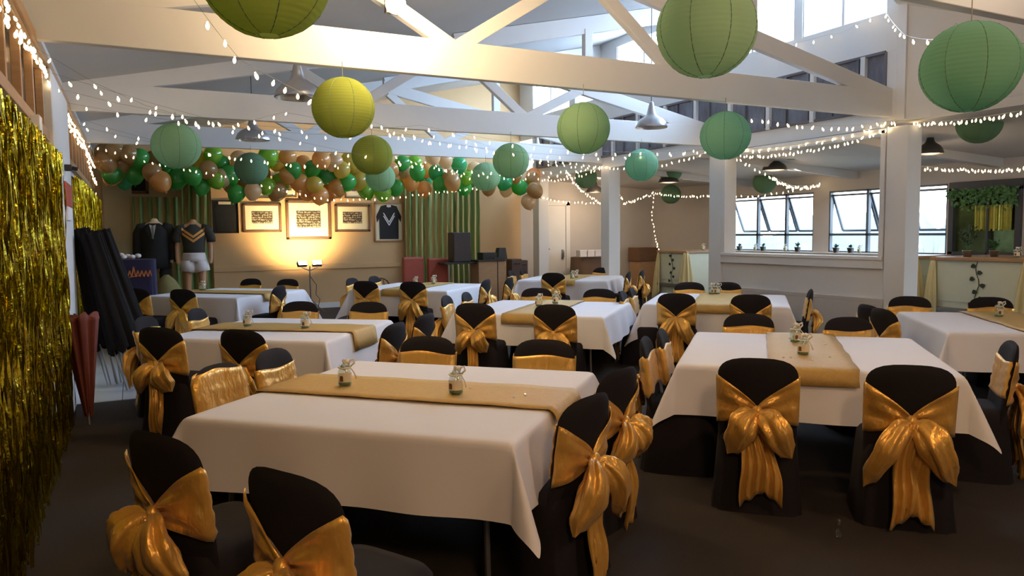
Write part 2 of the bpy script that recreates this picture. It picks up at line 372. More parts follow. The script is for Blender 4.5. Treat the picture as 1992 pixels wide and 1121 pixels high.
# ------------------------------------------------------------------ chairs
def slab(z):
    """half width, centre y at height z of the chair back"""
    t=max(0,(z-.79)/.13); hw=max(.05,.224*(1-min(1,t)**2.6)**(1/3.0)) if t>0 else .224-.012*(.79-z)
    y=-.20-.07*(z-.45)/.47
    return hw,y
def chair_parts(seed,bow=True,drape=False):
    rnd=random.Random(seed)
    t=empty('banquet_chair')
    m=MB()
    # skirt + seat
    prof=[(0,.262,.275,.02),(.12,.25,.262,.014),(.28,.238,.25,.008),(.40,.228,.238,.003),(.45,.222,.232,0),(.475,.205,.215,0),(.485,.15,.16,0),(.488,.002,.002,0)]
    N=40; base=0
    for z,a,b,rp in prof:
        for k in range(N):
            th=2*PI*k/N; cx,sy=cos(th),sin(th); e=.38
            x=a*abs(cx)**e*(1 if cx>0 else -1); y=b*abs(sy)**e*(1 if sy>0 else -1)
            q=1+rp*8*sin(k*1.9+seed)*.5*(.3 if abs(abs(cx)-.7)<.2 else .15)
            m.v.append((x*q,y*q+.01,z))
    for i in range(len(prof)-1):
        for k in range(N): k2=(k+1)%N; m.f.append((i*N+k,i*N+k2,(i+1)*N+k2,(i+1)*N+k))
    # back slab
    zs=[i_/16 for i_ in range(13)]+[.8,.86,.91,.95,.98,1]
    ss=[-1,-.985,-.95,-.88,-.78,-.62,-.4,-.2,0,.2,.4,.62,.78,.88,.95,.985,1]
    for side in (1,-1):
        b=len(m.v)
        for r_ in zs:
            for s in ss:
                ztop=.79+.13*(1-abs(s)**3)**(1/2.6); z=.02+(ztop-.02)*r_
                hw=.224-.012*max(0,.79-max(z,.4)); yc=slab(max(z,.4))[1]
                tt=.032*max(0,1-abs(s)**3)**.5*max(0,1-max(0,(r_-.8)/.2)**2.5)**.5
                m.v.append((s*hw,yc+.03*s*s+side*tt+(0 if z>.4 else -.02*(.4-z)),z))
        n_=len(ss)
        for i in range(len(zs)-1):
            for j in range(n_-1):
                q=(b+i*n_+j,b+i*n_+j+1,b+(i+1)*n_+j+1,b+(i+1)*n_+j)
                m.f.append(q if side<0 else q[::-1])
    m.obj('chair_cover',MT['cover'],t,smooth=True)
    # sash: front band, then converging on the back
    s_=MB(); cols=[]
    nf=14; nb=30
    kz=.61
    def surf(x,z,side,off):
        hw,yc=slab(z); s=max(-1,min(1,x/hw)); tt=.032*max(0,1-abs(s)**3)**.5
        return yc+.03*s*s+side*(tt+off)
    top=.805 if not drape else .895
    rows=10
    for i in range(nf+1):
        x=-1+2*i/nf; col=[]
        for r in range(rows+1):
            z=.56+(top-.56)*r/rows+ .01*sin(x*3+seed)
            hw,_=slab(z); xx=x*(hw+.006)
            col.append((xx,surf(xx,z,1,.006+.004*sin(r*2.2+x*2)),z))
        cols.append(col)
    for i in range(nb+1):
        x=1-2*i/nb; ax=abs(x); col=[]
        k=ax**.8
        zt=(kz+.028)+(.815-(kz+.028))*k; zb=(kz-.028)+(.52-(kz-.028))*k**1.1
        if drape: zt=max(zt,.90-.03*ax); zb=.5
        for r in range(rows+1):
            f=r/rows; z=zb+(zt-zb)*f
            hw,_=slab(z); xx=x*(hw+.007)
            pl=.010*sin(f*17+seed*1.3+ (1 if x>0 else 2.1))*(.35+.65*(1-ax))+.006*sin(f*9+x*7)
            if ax>.95: pl*=.2
            col.append((xx,surf(xx,min(z,.9),-1,.012+pl),z))
        cols.append(col)
    b=0
    for col in cols: s_.v+=col
    nr=rows+1
    for i in range(len(cols)-1):
        for r in range(rows): s_.f.append((i*nr+r,(i+1)*nr+r,(i+1)*nr+r+1,i*nr+r+1))
    so=s_.obj('sash',MT['satin'],t,smooth=True,solid=.004)
    if bow:
        ky=slab(kz)[1]-.062
        kn=MB().sphere((0,0,0),.034,14,10,(1.0,.7,1.15))
        for i,vv in enumerate(kn.v):
            q=1+.1*sin(vv[0]*160+seed)+.05*sin(vv[2]*190); kn.v[i]=(vv[0]*q,vv[1]*q,vv[2])
        bo=kn.obj('bow',MT['satin'],t,smooth=True,loc=(0,ky,kz))
        for sd in (-1,1):
            L=.235+rnd.uniform(-.05,.05); dn=rnd.uniform(.85,1.35); wd=.075+rnd.uniform(-.015,.02); ph=rnd.uniform(0,6)
            def loop(u_,v_,sd=sd,L=L,dn=dn,wd=wd,ph=ph):
                al=u_; th=2*PI*v_
                cx=sd*L*.82*al**.85; cz=-L*dn*al**1.3; cy=-.012-.05*sin(PI*min(1,al*1.1))
                ww=wd*(sin(PI*min(1,al)**.75*.93)**.7 if al<1 else 0)+.014
                tt=.045*sin(PI*al**.9)**.8+.008
                ww*= .08+.92*min(1,(1-al)*7+.02) if al>.86 else 1
                pl=1+.22*sin(5*th+ph+al*5)*(1-al*.35)+.10*sin(9*th+al*9+ph)+.06*sin(al*16+ph)
                ax=cos(th)*ww*pl; ay=sin(th)*tt*pl
                dx_,dz_=sd*.62,-.78
                return (cx-dz_*ax*.8*sd*sd*(1 if sd>0 else -1)*.9, cy+ay, cz+abs(dx_)*ax*(1)*(1 if sd>0 else -1)*sd*.9)
            lo=MB(); nv=28; lo.grid(loop,22,40)
            lo.obj('loop',MT['satin'],bo,smooth=True)
        for sd in (-1,1):
            L=.55+rnd.uniform(-.06,.03); off=sd*.028+rnd.uniform(-.015,.015); w0=.022; w1=.058+rnd.uniform(-.015,.02); ph=rnd.uniform(0,6); sk=rnd.uniform(-.06,.06)
            def tail(u_,v_,sd=sd,L=L,off=off,w0=w0,w1=w1,ph=ph,sk=sk):
                s=v_*2-1; w=w0+(w1-w0)*min(1,u_*1.4)**.8
                z=-L*u_-(.05*s*sd+.015*sin(s*8+ph))*u_
                x=off*min(1,u_*4)+s*w+sk*u_+.008*sin(u_*9+ph)
                y=-.024+sd*.010-.016*sin(s*9+ph+u_*3)*(.5+u_*.7)-.012*sin(u_*8+ph)
                return (x,y,z)
            MB().grid(tail,18,15).obj('tail',MT['satin'],bo,smooth=True,solid=.003)
    return t
protos=[chair_parts(1),chair_parts(2),chair_parts(5),chair_parts(9)]
proto_drape=chair_parts(7,bow=True,drape=True)
KM=kidmap(); first={}
def place_chair(x,y,face,label,group,i=0,drape=False,scale=1.0):
    """x,y: ground point under the back's top; face: heading the sitter looks along, degrees counter-clockwise from +x"""
    p=proto_drape if drape else protos[i%4]
    rz=R(face-90)
    if p not in first: first[p]=1; o=p
    else: o=copy_tree(p,KM)
    o.location=(x-scale*(-.27)*-sin(rz),y-scale*(-.27)*cos(rz),0); o.rotation_euler=(0,0,rz); o.scale=(scale,)*3
    tag(o,label,'chair',group); return o
# ------------------------------------------------------------------ tables
def cloth_mesh(a,hang,ripple,seed):
    m=MB(); b=a+hang; N=15; E=9
    ticks=sorted(set([-a-hang*i/E for i in range(E,0,-1)]+[-a+2*a*i/(N*2) for i in range(N*2+1)]+[a+hang*i/E for i in range(1,E+1)]))
    n_=len(ticks)
    for s in ticks:
        for t in ticks:
            ds=max(0,abs(s)-a); dt=max(0,abs(t)-a); sx=1 if s>0 else -1; sy=1 if t>0 else -1
            x=max(-a,min(a,s)); y=max(-a,min(a,t)); z=0
            if ds>0 and dt>0:
                rho=math.hypot(ds,dt); th=math.atan2(dt,ds); k=.16+.30*sin(2*th)**2
                x+=sx*cos(th)*rho*k; y+=sy*sin(th)*rho*k; z=-rho*math.sqrt(1-k*k)
            elif ds>0:
                e=ds/hang; rr=ripple*e*sin(t*11+seed)+ripple*.6*e*sin(t*5+seed*2)
                x+=sx*(ds*.16+rr); z=-ds*.985
            elif dt>0:
                e=dt/hang; rr=ripple*e*sin(s*11+seed*3)+ripple*.6*e*sin(s*5.5+seed)
                y+=sy*(dt*.16+rr); z=-dt*.985
            else:
                z=.002*sin(s*3+seed)*sin(t*4)
            # soften the fold
            m.v.append((x,y,z))
    for i in range(n_-1):
        for j in range(n_-1): m.f.append((i*n_+j,(i+1)*n_+j,(i+1)*n_+j+1,i*n_+j+1))
    return m
def table(x,y,deg,name,run,hang=.34,ripple=.012,a=.86,z=.75,seed=1,half=None,pl=None):
    """deg: heading of the table's long axis e1; run: 'e1' or 'e2' direction of runner"""
    rz=R(deg)
    t=empty('folding_table',(x,y,0),rz); tag(t,'steel legged folding table under the cloth of the '+name,'table','square guest tables')
    MB().box(-a+.02,a-.02,-a+.02,a-.02,z-.04,z-.004).obj('tabletop',MT['board'],t,bevel=.004)
    for sx in (-1,1):
        for sy in (-1,1):
            MB().tube([(sx*(a-.18),sy*(a-.14),z-.03),(sx*(a-.16),sy*(a-.12),0)],.014).obj('leg',MT['steel'],t)
    c=cloth_mesh(a+.006,hang,ripple,seed).obj('tablecloth',MT['linen'],smooth=False,loc=(x,y,z+.004),rz=rz)
    me=c.data
    bvl=c.modifiers.new('soft','SUBSURF'); bvl.levels=1; bvl.render_levels=1
    me.polygons.foreach_set('use_smooth',[True]*len(me.polygons))
    tag(c,'white tablecloth hanging over the '+name,'tablecloth','white tablecloths')
    # runner
    w=.27; L=a+.02; ov={'front left table':.06,'second row left table':.17}.get(name,.10)
    r=MB(); pts=[]
    prof=[(-L-.03,-ov),(-L-.018,-ov*.5),(-L-.006,-.012),(-L+.015,.006)]+[(-L+.1+ (2*L-.2)*i/14,.007+.002*sin(i*1.7)) for i in range(15)]+[(L-.015,.006),(L+.006,-.012),(L+.018,-ov*.5),(L+.03,-ov)]
    for k,(s,zz) in enumerate(prof):
        for j in range(7):
            q=-1+j/3; r.v.append((s,q*w+.004*sin(k*1.3+j),zz+.001*sin(j*2+k)) )
    for i in range(len(prof)-1):
        for j in range(6): r.f.append((i*7+j,(i+1)*7+j,(i+1)*7+j+1,i*7+j+1))
    ro=r.obj('table_runner',MT['runner'],smooth=True,loc=(x,y,z+.010),rz=rz+(0 if run=='e1' else PI/2),solid=.002)
    if half: pass
    tag(ro,'gold mesh table runner laid across the '+name,'table runner','gold table runners')
    return rz
TB=dict(
 front_left=(1.40,4.02,-44.5,'front left table','e1'),
 front_right=(4.47,3.98,-45,'front right table','e2'),
 mid_left=(1.27,7.42,-38,'second row left table','e1'),
 mid=(4.40,7.80,-45,'second row middle table','e2'),
 right_edge=(7.52,4.15,-41,'table cut by the right edge','e2'),
 hatch=(6.85,7.55,-45,'table beside the serving hatch','e2'),
 back_left=(1.30,12.6,-45,'back left table by the mannequins','e1'),
 back_mid=(4.35,12.1,-45,'back table near the floodlights','e2'),
 back_right=(7.75,12.7,-45,'back right pleated table','e2'))
for i,(k,v_) in enumerate(TB.items()):
    hg={'back_right':.52,'back_left':.5,'mid_left':.36,'hatch':.42,'back_mid':.42}.get(k,.34)
    table(*v_,hang=hg,ripple=.05 if k=='back_right' else .012,seed=i+1,a=.80 if k=='mid_left' else .86)
def loc2w(k,lx,ly):
    x,y,d=TB[k][:3]; a=R(d); return (x+lx*cos(a)-ly*sin(a),y+lx*sin(a)+ly*cos(a))
POS={'F1':'near side left seat','F2':'near side right seat','R1':'right side nearer seat','R2':'right side farther seat','B1':'far side left seat','B2':'far side right seat','L1':'left side nearer seat','L2':'left side farther seat'}
FACE={'F':90,'R':180,'B':270,'L':0}
LAY=dict(
 front_left={'F1':(-.30,-1.64,-14),'F2':(.44,-1.90,-16),'R1':(1.13,-.5,-20),'R2':(1.16,.22,-20),'B1':(-.42,1.16,0),'B2':(.45,1.2,0),'L2':(-1.2,.32,4),'L1':(-1.16,-.26,0)},
 front_right={'F1':(-.34,-1.5,0),'F2':(.45,-1.52,0),'R1':(1.27,-.28,-4),'L1':(-1.12,-.66,0),'L2':(-1.06,-.2,0),'B1':(-.42,1.1,0),'B2':(.38,1.0,24)},
 mid_left={'F1':(-.42,-1.3,-6),'F2':(.34,-1.35,-10),'L1':(-1.2,-.45,10),'L2':(-1.17,.3,10),'R1':(1.38,-.62,-8),'R2':(1.42,.1,-8),'B1':(-.42,1.2,0),'B2':(.4,1.2,0)},
 mid={'F1':(-.43,-1.32,0),'F2':(.43,-1.28,0),'L1':(-1.2,-.3,6),'L2':(-1.16,.25,6),'B1':(-.44,1.12,0),'B2':(.42,1.12,0)},
 hatch={'F1':(-.42,-1.2,0),'F2':(.42,-1.2,0),'L1':(-1.15,-.75,0),'L2':(-1.12,-.2,0),'B1':(-.46,1.1,0),'B2':(.05,1.18,20),'R1':(1.15,.0,0)},
 right_edge={'B1':(-.7,1.1,0),'B2':(.1,1.1,0),'L1':(-1.3,-.35,20),'L2':(-1.35,.02,20)},
 back_left={'F1':(-.4,-1.45,0),'F2':(.4,-1.45,0),'R1':(1.25,-.35,8),'B1':(-.4,1.15,0),'B2':(.35,1.15,0)},
 back_mid={'F1':(-.4,-1.2,0),'F2':(.42,-1.2,0),'R1':(1.3,-.2,0),'R2':(1.5,.4,0),'L1':(-1.2,-.25,0),'L2':(-1.1,.35,0)},
 back_right={'F1':(-.05,-1.3,0),'L1':(-1.2,-.3,0),'L2':(-1.15,.35,0),'B2':(.4,1.15,0),'R1':(1.2,-.35,0),'R2':(1.35,.35,0)})
n_=0
for k,dct in LAY.items():
    for s,(lx,ly,rot) in dct.items():
        x,y=loc2w(k,lx,ly)
        dr_=(k=='front_left' and s=='L1')
        lab='black chair with gold bow, %s, %s'%(POS[s],TB[k][3])
        if dr_: lab='chair wrapped to the top in gold satin, left side of the front left table'
        place_chair(x,y,TB[k][2]+FACE[s[0]]+rot,lab,'gold sashed chairs around the tables',n_,dr_,.98 if s[0]!='F' else 1.0); n_+=1
# ------------------------------------------------------------------ jars and crystals
def jar_proto():
    t=empty('centrepiece_jar')
    MB().lathe([(.001,.0),(.036,.0),(.041,.008),(.042,.075),(.036,.095),(.030,.104),(.030,.122),(.034,.124),(.034,.128),(.028,.128),(.028,.104),(.033,.094),(.038,.074),(.037,.012),(.001,.008)],20).obj('glass_jar',MT['glass'],t,smooth=True)
    MB().lathe([(.001,.010),(.0355,.010),(.0355,.024),(.001,.026)],16).obj('gravel',MT['moss'],t,smooth=True)
    lb=MB(); lb.grid(lambda u_,v_:(.0432*sin((u_-.5)*2.1),-.0432*cos((u_-.5)*2.1),.028+.055*v_),10,3); lb.obj('label',MT['label'],t,smooth=True)
    lb2=MB(); lb2.grid(lambda u_,v_:(.0436*sin(-.9+u_*.5),-.0436*cos(-.9+u_*.5),.034+.034*v_*(1-.3*abs(u_-.5))),6,4); lb2.obj('print',MT['brownprint'],t,smooth=True)
    MB().tube([(.012*cos(a*1.3),.012*sin(a*1.3),.03+a*.012) for a in range(9)],.011,8).obj('paper_roll',MT['ribbon'],t,smooth=True)
    rb=MB(); rb.tube([(.036*cos(a*PI/8),.036*sin(a*PI/8),.110+.002*sin(a)) for a in range(17)],.0045,6)
    rb.tube([(0.03,-.01,.112),(.055,-.02,.135),(.05,-.02,.158),(.03,-.015,.15),(.02,-.015,.125)],.006,6)
    rb.tube([(0.03,-.01,.112),(.05,-.03,.08),(.06,-.04,.045)],.004,6)
    rb.obj('ribbon_bow',MT['ribbon'],t,smooth=True)
    rz=MB()
    for k in range(7):
        a=k*2*PI/7; rz.sphere((.012*cos(a)+.01,.012*sin(a),.142+.006*(k%2)),.011,8,6)
    rz.obj('flower',MT['ribbon'],t,smooth=True)
    return t
jp=jar_proto(); KM=kidmap(); jf=[0]
def jar(x,y,z,rz,lab):
    if not jf[0]: jf[0]=1; o=jp
    else: o=copy_tree(jp,KM)
    o.location=(x,y,z); o.rotation_euler=(0,0,rz); tag(o,lab,'jar','centrepiece jars'); return o
JP=dict(front_left=((671,752),(887,768)),front_right=((1547,668),(1562,692)),mid_left=((481,636),(593,640)),mid=((1048,597),(1080,592)),hatch=((1384,573),(1398,569)),right_edge=((1943,618),None),back_left=((378,562),(450,560)),back_mid=((808,556),(843,553)),back_right=((1121,543),(1151,541)))
for k,(a,b) in JP.items():
    for q,w in ((a,'left'),(b,'right')):
        if q is None: continue
        p_=at_z(q[0],q[1],.762)
        # keep the jar on its runner
        x,y,d=TB[k][:3]; an=R(d); lx=(p_.x-x)*cos(an)+(p_.y-y)*sin(an); ly=-(p_.x-x)*sin(an)+(p_.y-y)*cos(an)
        if TB[k][4]=='e1': lx=max(-.6,min(.6,lx)); ly=max(-.13,min(.13,ly))
        else: ly=max(-.6,min(.6,ly)); lx=max(-.13,min(.13,lx))
        wx,wy=loc2w(k,lx,ly)
        jar(wx,wy,.765,R(-27+random.Random(q[0]).uniform(-40,40)),'ribboned glass jar, %s one on the %s'%(w,TB[k][3]))
gm=MB().sphere((0,0,.007),.008,6,4).mesh('table_crystal',MT['gem'])
rg=random.Random(4)
for k,lst in (('front_left',((1000,775),(1022,771),(915,757))),('front_right',((1524,697),(1538,697),(1606,672),(1580,702),(1614,696),(1536,660)))):
    for (a,b) in lst:
        p_=at_z(a,b,.765); o=bpy.data.objects.new('table_crystal',gm); COL.objects.link(o); o.location=p_
        tag(o,'tiny clear crystal on the gold runner of the '+TB[k][3],'crystal','scattered crystals '+k.replace('_',' '))
p_=at_z(1631,1048,0)
o=MB().lathe([(.001,0),(.016,0),(.017,.085),(.012,.095),(.012,.11),(.001,.11)],14).obj('glass_vial',MT['glass'],smooth=True,loc=p_); tag(o,'small glass vial standing on the dark carpet under the front right table','glass vial')
# ------------------------------------------------------------------ foil curtains
def foil(y0,y1,z0,z1,lab,seed,n):
    rnd=random.Random(seed); m=MB()
    for i in range(n):
        y=y0+(y1-y0)*rnd.random(); w=rnd.uniform(.008,.022); x=XL+.07+rnd.uniform(0,.06); ph=rnd.uniform(0,6); seg=26
        zt=z1-rnd.uniform(0,.02); zb=z0+rnd.uniform(0,.12); tw=rnd.uniform(-.8,.8); bs=len(m.v)
        for j in range(seg+1):
            z=zt+(zb-zt)*j/seg; a=tw+.9*sin(j*1.1+ph)+rnd.uniform(-.35,.35)
            cx=x+.012*sin(j*.35+ph)+rnd.uniform(-.003,.003); cy=y+.012*sin(j*.23+ph*2)
            m.v.append((cx-sin(a)*w/2,cy-cos(a)*w/2,z)); m.v.append((cx+sin(a)*w/2,cy+cos(a)*w/2,z))
        for j in range(seg): m.f.append((bs+2*j,bs+2*j+1,bs+2*j+3,bs+2*j+2))
    m.box(XL+.075,XL+.09,y0,y1,z1-.03,z1+.01)
    # dense backing layer of the same foil
    def bk(u_,v_): 
        y=y0+(y1-y0)*u_; z=z0+.1+(z1-z0-.1)*v_; return (XL+.05+.014*noise.noise((y*30,z*2.2,seed)),y,z)
    m.grid(bk,int((y1-y0)*60)+2,40)
    o=m.obj('foil_curtain',MT['foil']); tag(o,lab,'foil curtain','gold foil curtains'); return o
foil(1.5,6.12,.02,2.35,'shimmering gold foil fringe curtain nearest the camera on the left wall',1,520)
foil(6.36,7.45,.02,2.35,'second gold foil fringe curtain, right of the thin white strip on the left wall',2,190)
foil(9.9,16.5,.05,2.35,'farthest gold foil fringe curtain, behind the black umbrellas',3,360)
o=MB().box(XL,XL+.1,6.16,6.32,0,2.5).obj('trim_8',MT['paint'],bevel=.004); struct(o)
# ------------------------------------------------------------------ lanterns
MT['lan']=translucent('sage_paper',(.42,.64,.38),.5)
MT['lanY']=translucent('lime_paper',(.36,.42,.09),.42)
MT['lanL']=translucent('bright_lime_paper',(.60,.72,.20),.5)
MT['lanS']=translucent('pale_sage_paper',(.58,.80,.56),.5)
MT['lanD']=translucent('dark_green_paper',(.20,.36,.22),.35)
MT['lanM']=translucent('mint_paper',(.33,.63,.45),.5)
MT['lanwire']=mat('lantern_wire',(.12,.2,.12),.6,var=.05)
def lantern_mesh(r,mt,name):
    m=MB(); n=26; prof=[]
    for i in range(n*4+1):
        a=-PI/2+.17+(PI-.34)*i/(n*4); q=r*(1+.006*abs(sin(PI*i/4))-.003); prof.append((q*cos(a),q*sin(a)*.96))
    m.lathe(prof,40); return m.mesh(name,mt,True)
LM={}
def lantern(c,dia,kind,lab,top):
    r=dia/2; t=empty('paper_lantern',c); tag(t,lab,'paper lantern','green paper lanterns')
    key=(round(dia,2),kind)
    if key not in LM:
        wr=MB(); wr.tube([(r*.17*cos(a*PI/8),r*.17*sin(a*PI/8),r*.945) for a in range(17)],.004,5); wr.tube([(0,0,-r*.9),(0,0,r*.95)],.003,5); wr.tube([(-r*.17,0,r*.945),(r*.17,0,r*.945)],.003,5)
        for k in range(8):
            a=k*PI/4+.3; wr.tube([(1.002*r*cos(a)*cos(b),1.002*r*sin(a)*cos(b),.962*r*sin(b)) for b in [-1.38+2.76*i/14 for i in range(15)]],.0022,4)
        LM[key]=(lantern_mesh(r,MT[kind],'paper_shade'),wr.mesh('wire_frame',MT['lanwire']))
    for nme,me in zip(('paper_shade','wire_frame'),LM[key]):
        o=bpy.data.objects.new(nme,me); COL.objects.link(o); o.parent=t
    if top>c[2]+r*.95: MB().tube([(0,0,r*.93),(0,0,top-c[2])],.003,5).obj('hanging_string',MT['wire'],t)
    t.rotation_euler.z=(c[0]*7)%1
    return t
def trs(u,v,y): return at_y(u,v,y)
LL=[((516,-52),3.2,.51,'lanL','large lime paper lantern cut off by the top edge left of centre'),
 ((1374,57),3.2,.52,'lanS','large sage green paper lantern high up right of centre'),
 ((1887,131),2.8,.53,'lanM','large mint paper lantern at the upper right edge'),
 ((668,210),6.5,.53,'lanY','lime yellow paper lantern lit warmly under the front beam left of centre'),
 ((1135,250),6.5,.53,'lan','sage paper lantern hanging under the front beam, right of centre'),
 ((1411,264),6.5,.55,'lanM','mint paper lantern in front of the left hatch post'),
 ((343,284),9.9,.56,'lan','sage paper lantern hanging at the left before the balloons'),
 ((724,302),9.9,.54,'lanY','olive lime lantern above another lantern, left of centre'),
 ((994,313),9.9,.53,'lan','sage paper lantern just below the right end of the balloon row'),
 ((1248,321),9.9,.53,'lanM','small mint paper lantern between the two slim posts'),
 ((489,328),13.1,.54,'lanD','dark green squat paper lantern among the balloons at the left'),
 ((740,345),13.1,.53,'lan','dull green paper lantern half hidden below the olive lime one'),
 ((945,344),13.1,.56,'lan','pale green paper lantern against the balloons and curtain')]
for i,((u_,v_),y,dia,kd,lab) in enumerate(LL):
    c=at_y(u_,v_,y-.06); lantern(c,dia,kd,lab,3.12)
for (u_,v_),dd,dia,kd,lab in [((1540,284),13.6,.53,'lan','olive green lantern in the aisle above the hatch opening'),((1487,355),16.5,.5,'lanD','dark green lantern in front of the far awning windows'),((1905,240),9.6,.53,'lanD','dark green lantern half hidden under the white beam at the right'),((1304,332),16.5,.52,'lanD','dark green lantern above a lit pendant in the aisle'),((1305,378),19,.5,'lanD','dark green lantern low behind the lit pendant in the aisle'),((1140,346),17,.5,'lanD','dim green lantern left of the slim post near the back')]:
    c=at_d(u_,v_,dd); lantern(c,dia,kd,lab,3.05-.077*(c.x-XP))
# ------------------------------------------------------------------ balloons
def bmat(name,c,rough=.25,metal=0,**k):
    m=bpy.data.materials.new(name); m.use_nodes=True; nt=m.node_tree; nt.nodes.clear()
    d=nt.nodes.new('ShaderNodeBsdfDiffuse'); t=nt.nodes.new('ShaderNodeBsdfTranslucent'); g=nt.nodes.new('ShaderNodeBsdfGlossy'); g.inputs['Roughness'].default_value=.18
    n=nt.nodes.new('ShaderNodeTexNoise'); n.inputs['Scale'].default_value=6; tc=nt.nodes.new('ShaderNodeTexCoord'); nt.links.new(tc.outputs['Object'],n.inputs['Vector'])
    mx=nt.nodes.new('ShaderNodeMix'); mx.data_type='RGBA'; mx.inputs[6].default_value=tuple(q*.92 for q in c)+(1,); mx.inputs[7].default_value=tuple(c)+(1,); nt.links.new(n.outputs['Fac'],mx.inputs[0])
    nt.links.new(mx.outputs[2],d.inputs[0]); nt.links.new(mx.outputs[2],t.inputs[0])
    x=nt.nodes.new('ShaderNodeMixShader'); x.inputs[0].default_value=.5; y=nt.nodes.new('ShaderNodeMixShader'); y.inputs[0].default_value=.07
    nt.links.new(d.outputs[0],x.inputs[1]); nt.links.new(t.outputs[0],x.inputs[2]); nt.links.new(x.outputs[0],y.inputs[1]); nt.links.new(g.outputs[0],y.inputs[2])
    o=nt.nodes.new('ShaderNodeOutputMaterial'); nt.links.new(y.outputs[0],o.inputs[0]); return m
BC=dict(g=bmat('green_balloon',(.10,.62,.13),.25,var=.03,sub=.1),l=bmat('lime_balloon',(.38,.78,.07),.25,var=.03,sub=.1),t=bmat('teal_green_balloon',(.07,.56,.22),.25,var=.03),
 o=bmat('orange_gold_balloon',(1,.56,.18),.22,.1,var=.03),p=bmat('pearl_balloon',(.95,.70,.42),.2,.1,var=.03),b=bmat('bronze_balloon',(.66,.42,.17),.18,.3,var=.03),y=bmat('yellow_gold_balloon',(.85,.68,.14),.22,.1,var=.03))
BN=dict(g='bright green',l='lime green',t='deep green',o='orange gold',p='pale pearl',b='bronze gold',y='yellow gold')
BM={}
prof=[]
for i in range(17):
    a=PI*i/16; rr=sin(a); z=-cos(a); 
    if z<0: z*=1.18; rr*=(1-.12*(-z)*.8)
    prof.append((max(.0005,rr*.155),z*.155))
prof=[(.016,-.208),(.004,-.196),(.006,-.184)]+prof[1:]
for k in BC: BM[k]=MB().lathe(prof,16).mesh('balloon',BC[k],True)
rb=random.Random(11)
def balloon(c,k,s):
    o=bpy.data.objects.new('balloon',BM[k]); COL.objects.link(o); o.location=c; o.scale=(s,s,s); o.rotation_euler=(rb.uniform(-.5,.5),rb.uniform(-.5,.5),rb.uniform(0,6))
    tag(o,BN[k]+' balloon in the ceiling of balloons along the back wall','balloon',BN[k]+' balloons at the back')
BL=[(218,338,'g'),(262,340,'g'),(296,335,'b'),(312,352,'o'),(250,300,'b'),(272,306,'g'),(235,318,'b'),(205,315,'b'),(326,310,'t'),(345,348,'g'),(375,342,'g'),(392,362,'g'),(405,330,'b'),(420,350,'l'),(415,300,'l'),(430,318,'g'),(452,360,'b'),(446,340,'g'),(460,376,'g'),(492,372,'p'),(432,345,'p'),(510,338,'b'),(520,362,'l'),(547,354,'l'),(522,303,'l'),(540,315,'y'),(570,330,'g'),(582,355,'o'),(608,327,'g'),(612,360,'y'),(638,343,'t'),(640,374,'o'),(676,354,'g'),(655,365,'o'),(700,352,'y'),(712,372,'l'),(770,365,'g'),(745,374,'l'),(800,355,'o'),(786,330,'p'),(783,318,'g'),(812,335,'g'),(806,318,'l'),(848,335,'t'),(826,367,'o'),(858,358,'g'),(875,345,'b'),(893,320,'t'),(903,365,'g'),(880,355,'b'),(842,305,'p'),(866,312,'p'),(923,330,'p'),(982,355,'t'),(985,368,'p'),(1007,362,'g'),(1015,365,'t'),(1028,392,'p'),(1036,350,'b'),(1000,340,'b'),(1040,370,'b'),(590,318,'o'),(560,305,'o'),(625,310,'o'),(650,315,'p'),(680,312,'y'),(690,330,'y'),(705,312,'o'),(665,330,'y'),(745,312,'y'),(760,330,'o'),(465,310,'p'),(355,305,'b'),(385,308,'y'),(300,312,'b'),(205,298,'b'),(225,292,'b'),(910,345,'l'),(950,365,'b'),(965,335,'y'),(596,372,'o'),(622,380,'o'),(540,372,'b'),(560,340,'o'),(500,345,'y'),(480,350,'b')]
for i,(u_,v_,k) in enumerate(BL):
    y=rb.uniform(14.9,15.6); balloon(at_y(u_,v_,y),k,rb.uniform(1.02,1.2))
for i in range(75):
    u_=rb.uniform(200,1045); v_=rb.uniform(292,352); y=rb.uniform(15.7,16.6); c=at_y(u_,v_,y)
    if c.z>3.15+rb.uniform(-.1,.15) or c.x<-.45: continue
    balloon(c,rb.choice('ggltopbyoyb'),rb.uniform(1,1.15))
# ------------------------------------------------------------------ pendant lamps
def pendant(c,D,mt,lab,top,lit=False):
    t=empty('pendant_lamp',c); tag(t,lab,'pendant lamp','bell pendant lamps')
    r=D/2
    prof=[(r,0),(r*.99,.02),(r*.9,.07),(r*.7,.115),(r*.42,.15),(r*.3,.18),(r*.26,.22),(r*.18,.29),(r*.13,.34),(.012,.36)]
    MB().lathe(prof+[(q[0]*.97,q[1]-.006) for q in prof[::-1]],32).obj('lamp_shade',mt,t,smooth=True)
    MB().tube([(0,0,.35),(0,0,top-c[2])],.006,6).obj('cord',MT['dark'],t)
    if lit:
        MB().lathe([(.001,.012),(r*.93,.012),(r*.93,.02),(.001,.03)],24).obj('diffuser',MT['pendlit'],t,smooth=True)
        l=bpy.data.lights.new('pendant_light','POINT'); l.energy=9; l.color=(1,.72,.45); l.shadow_soft_size=.1; o=bpy.data.objects.new('pendant_light',l); COL.objects.link(o); o.location=(c[0],c[1],c[2]-.08)
    else: MB().sphere((0,0,.06),.045,12,8).obj('bulb',MT['ribbon'],t,smooth=True)
MT['pendlit']=emat('pendant_glow',(1,.74,.48),2.2)
MT['darkshade']=mat('dark_shade',(.09,.085,.08),.4,.6,var=.05)
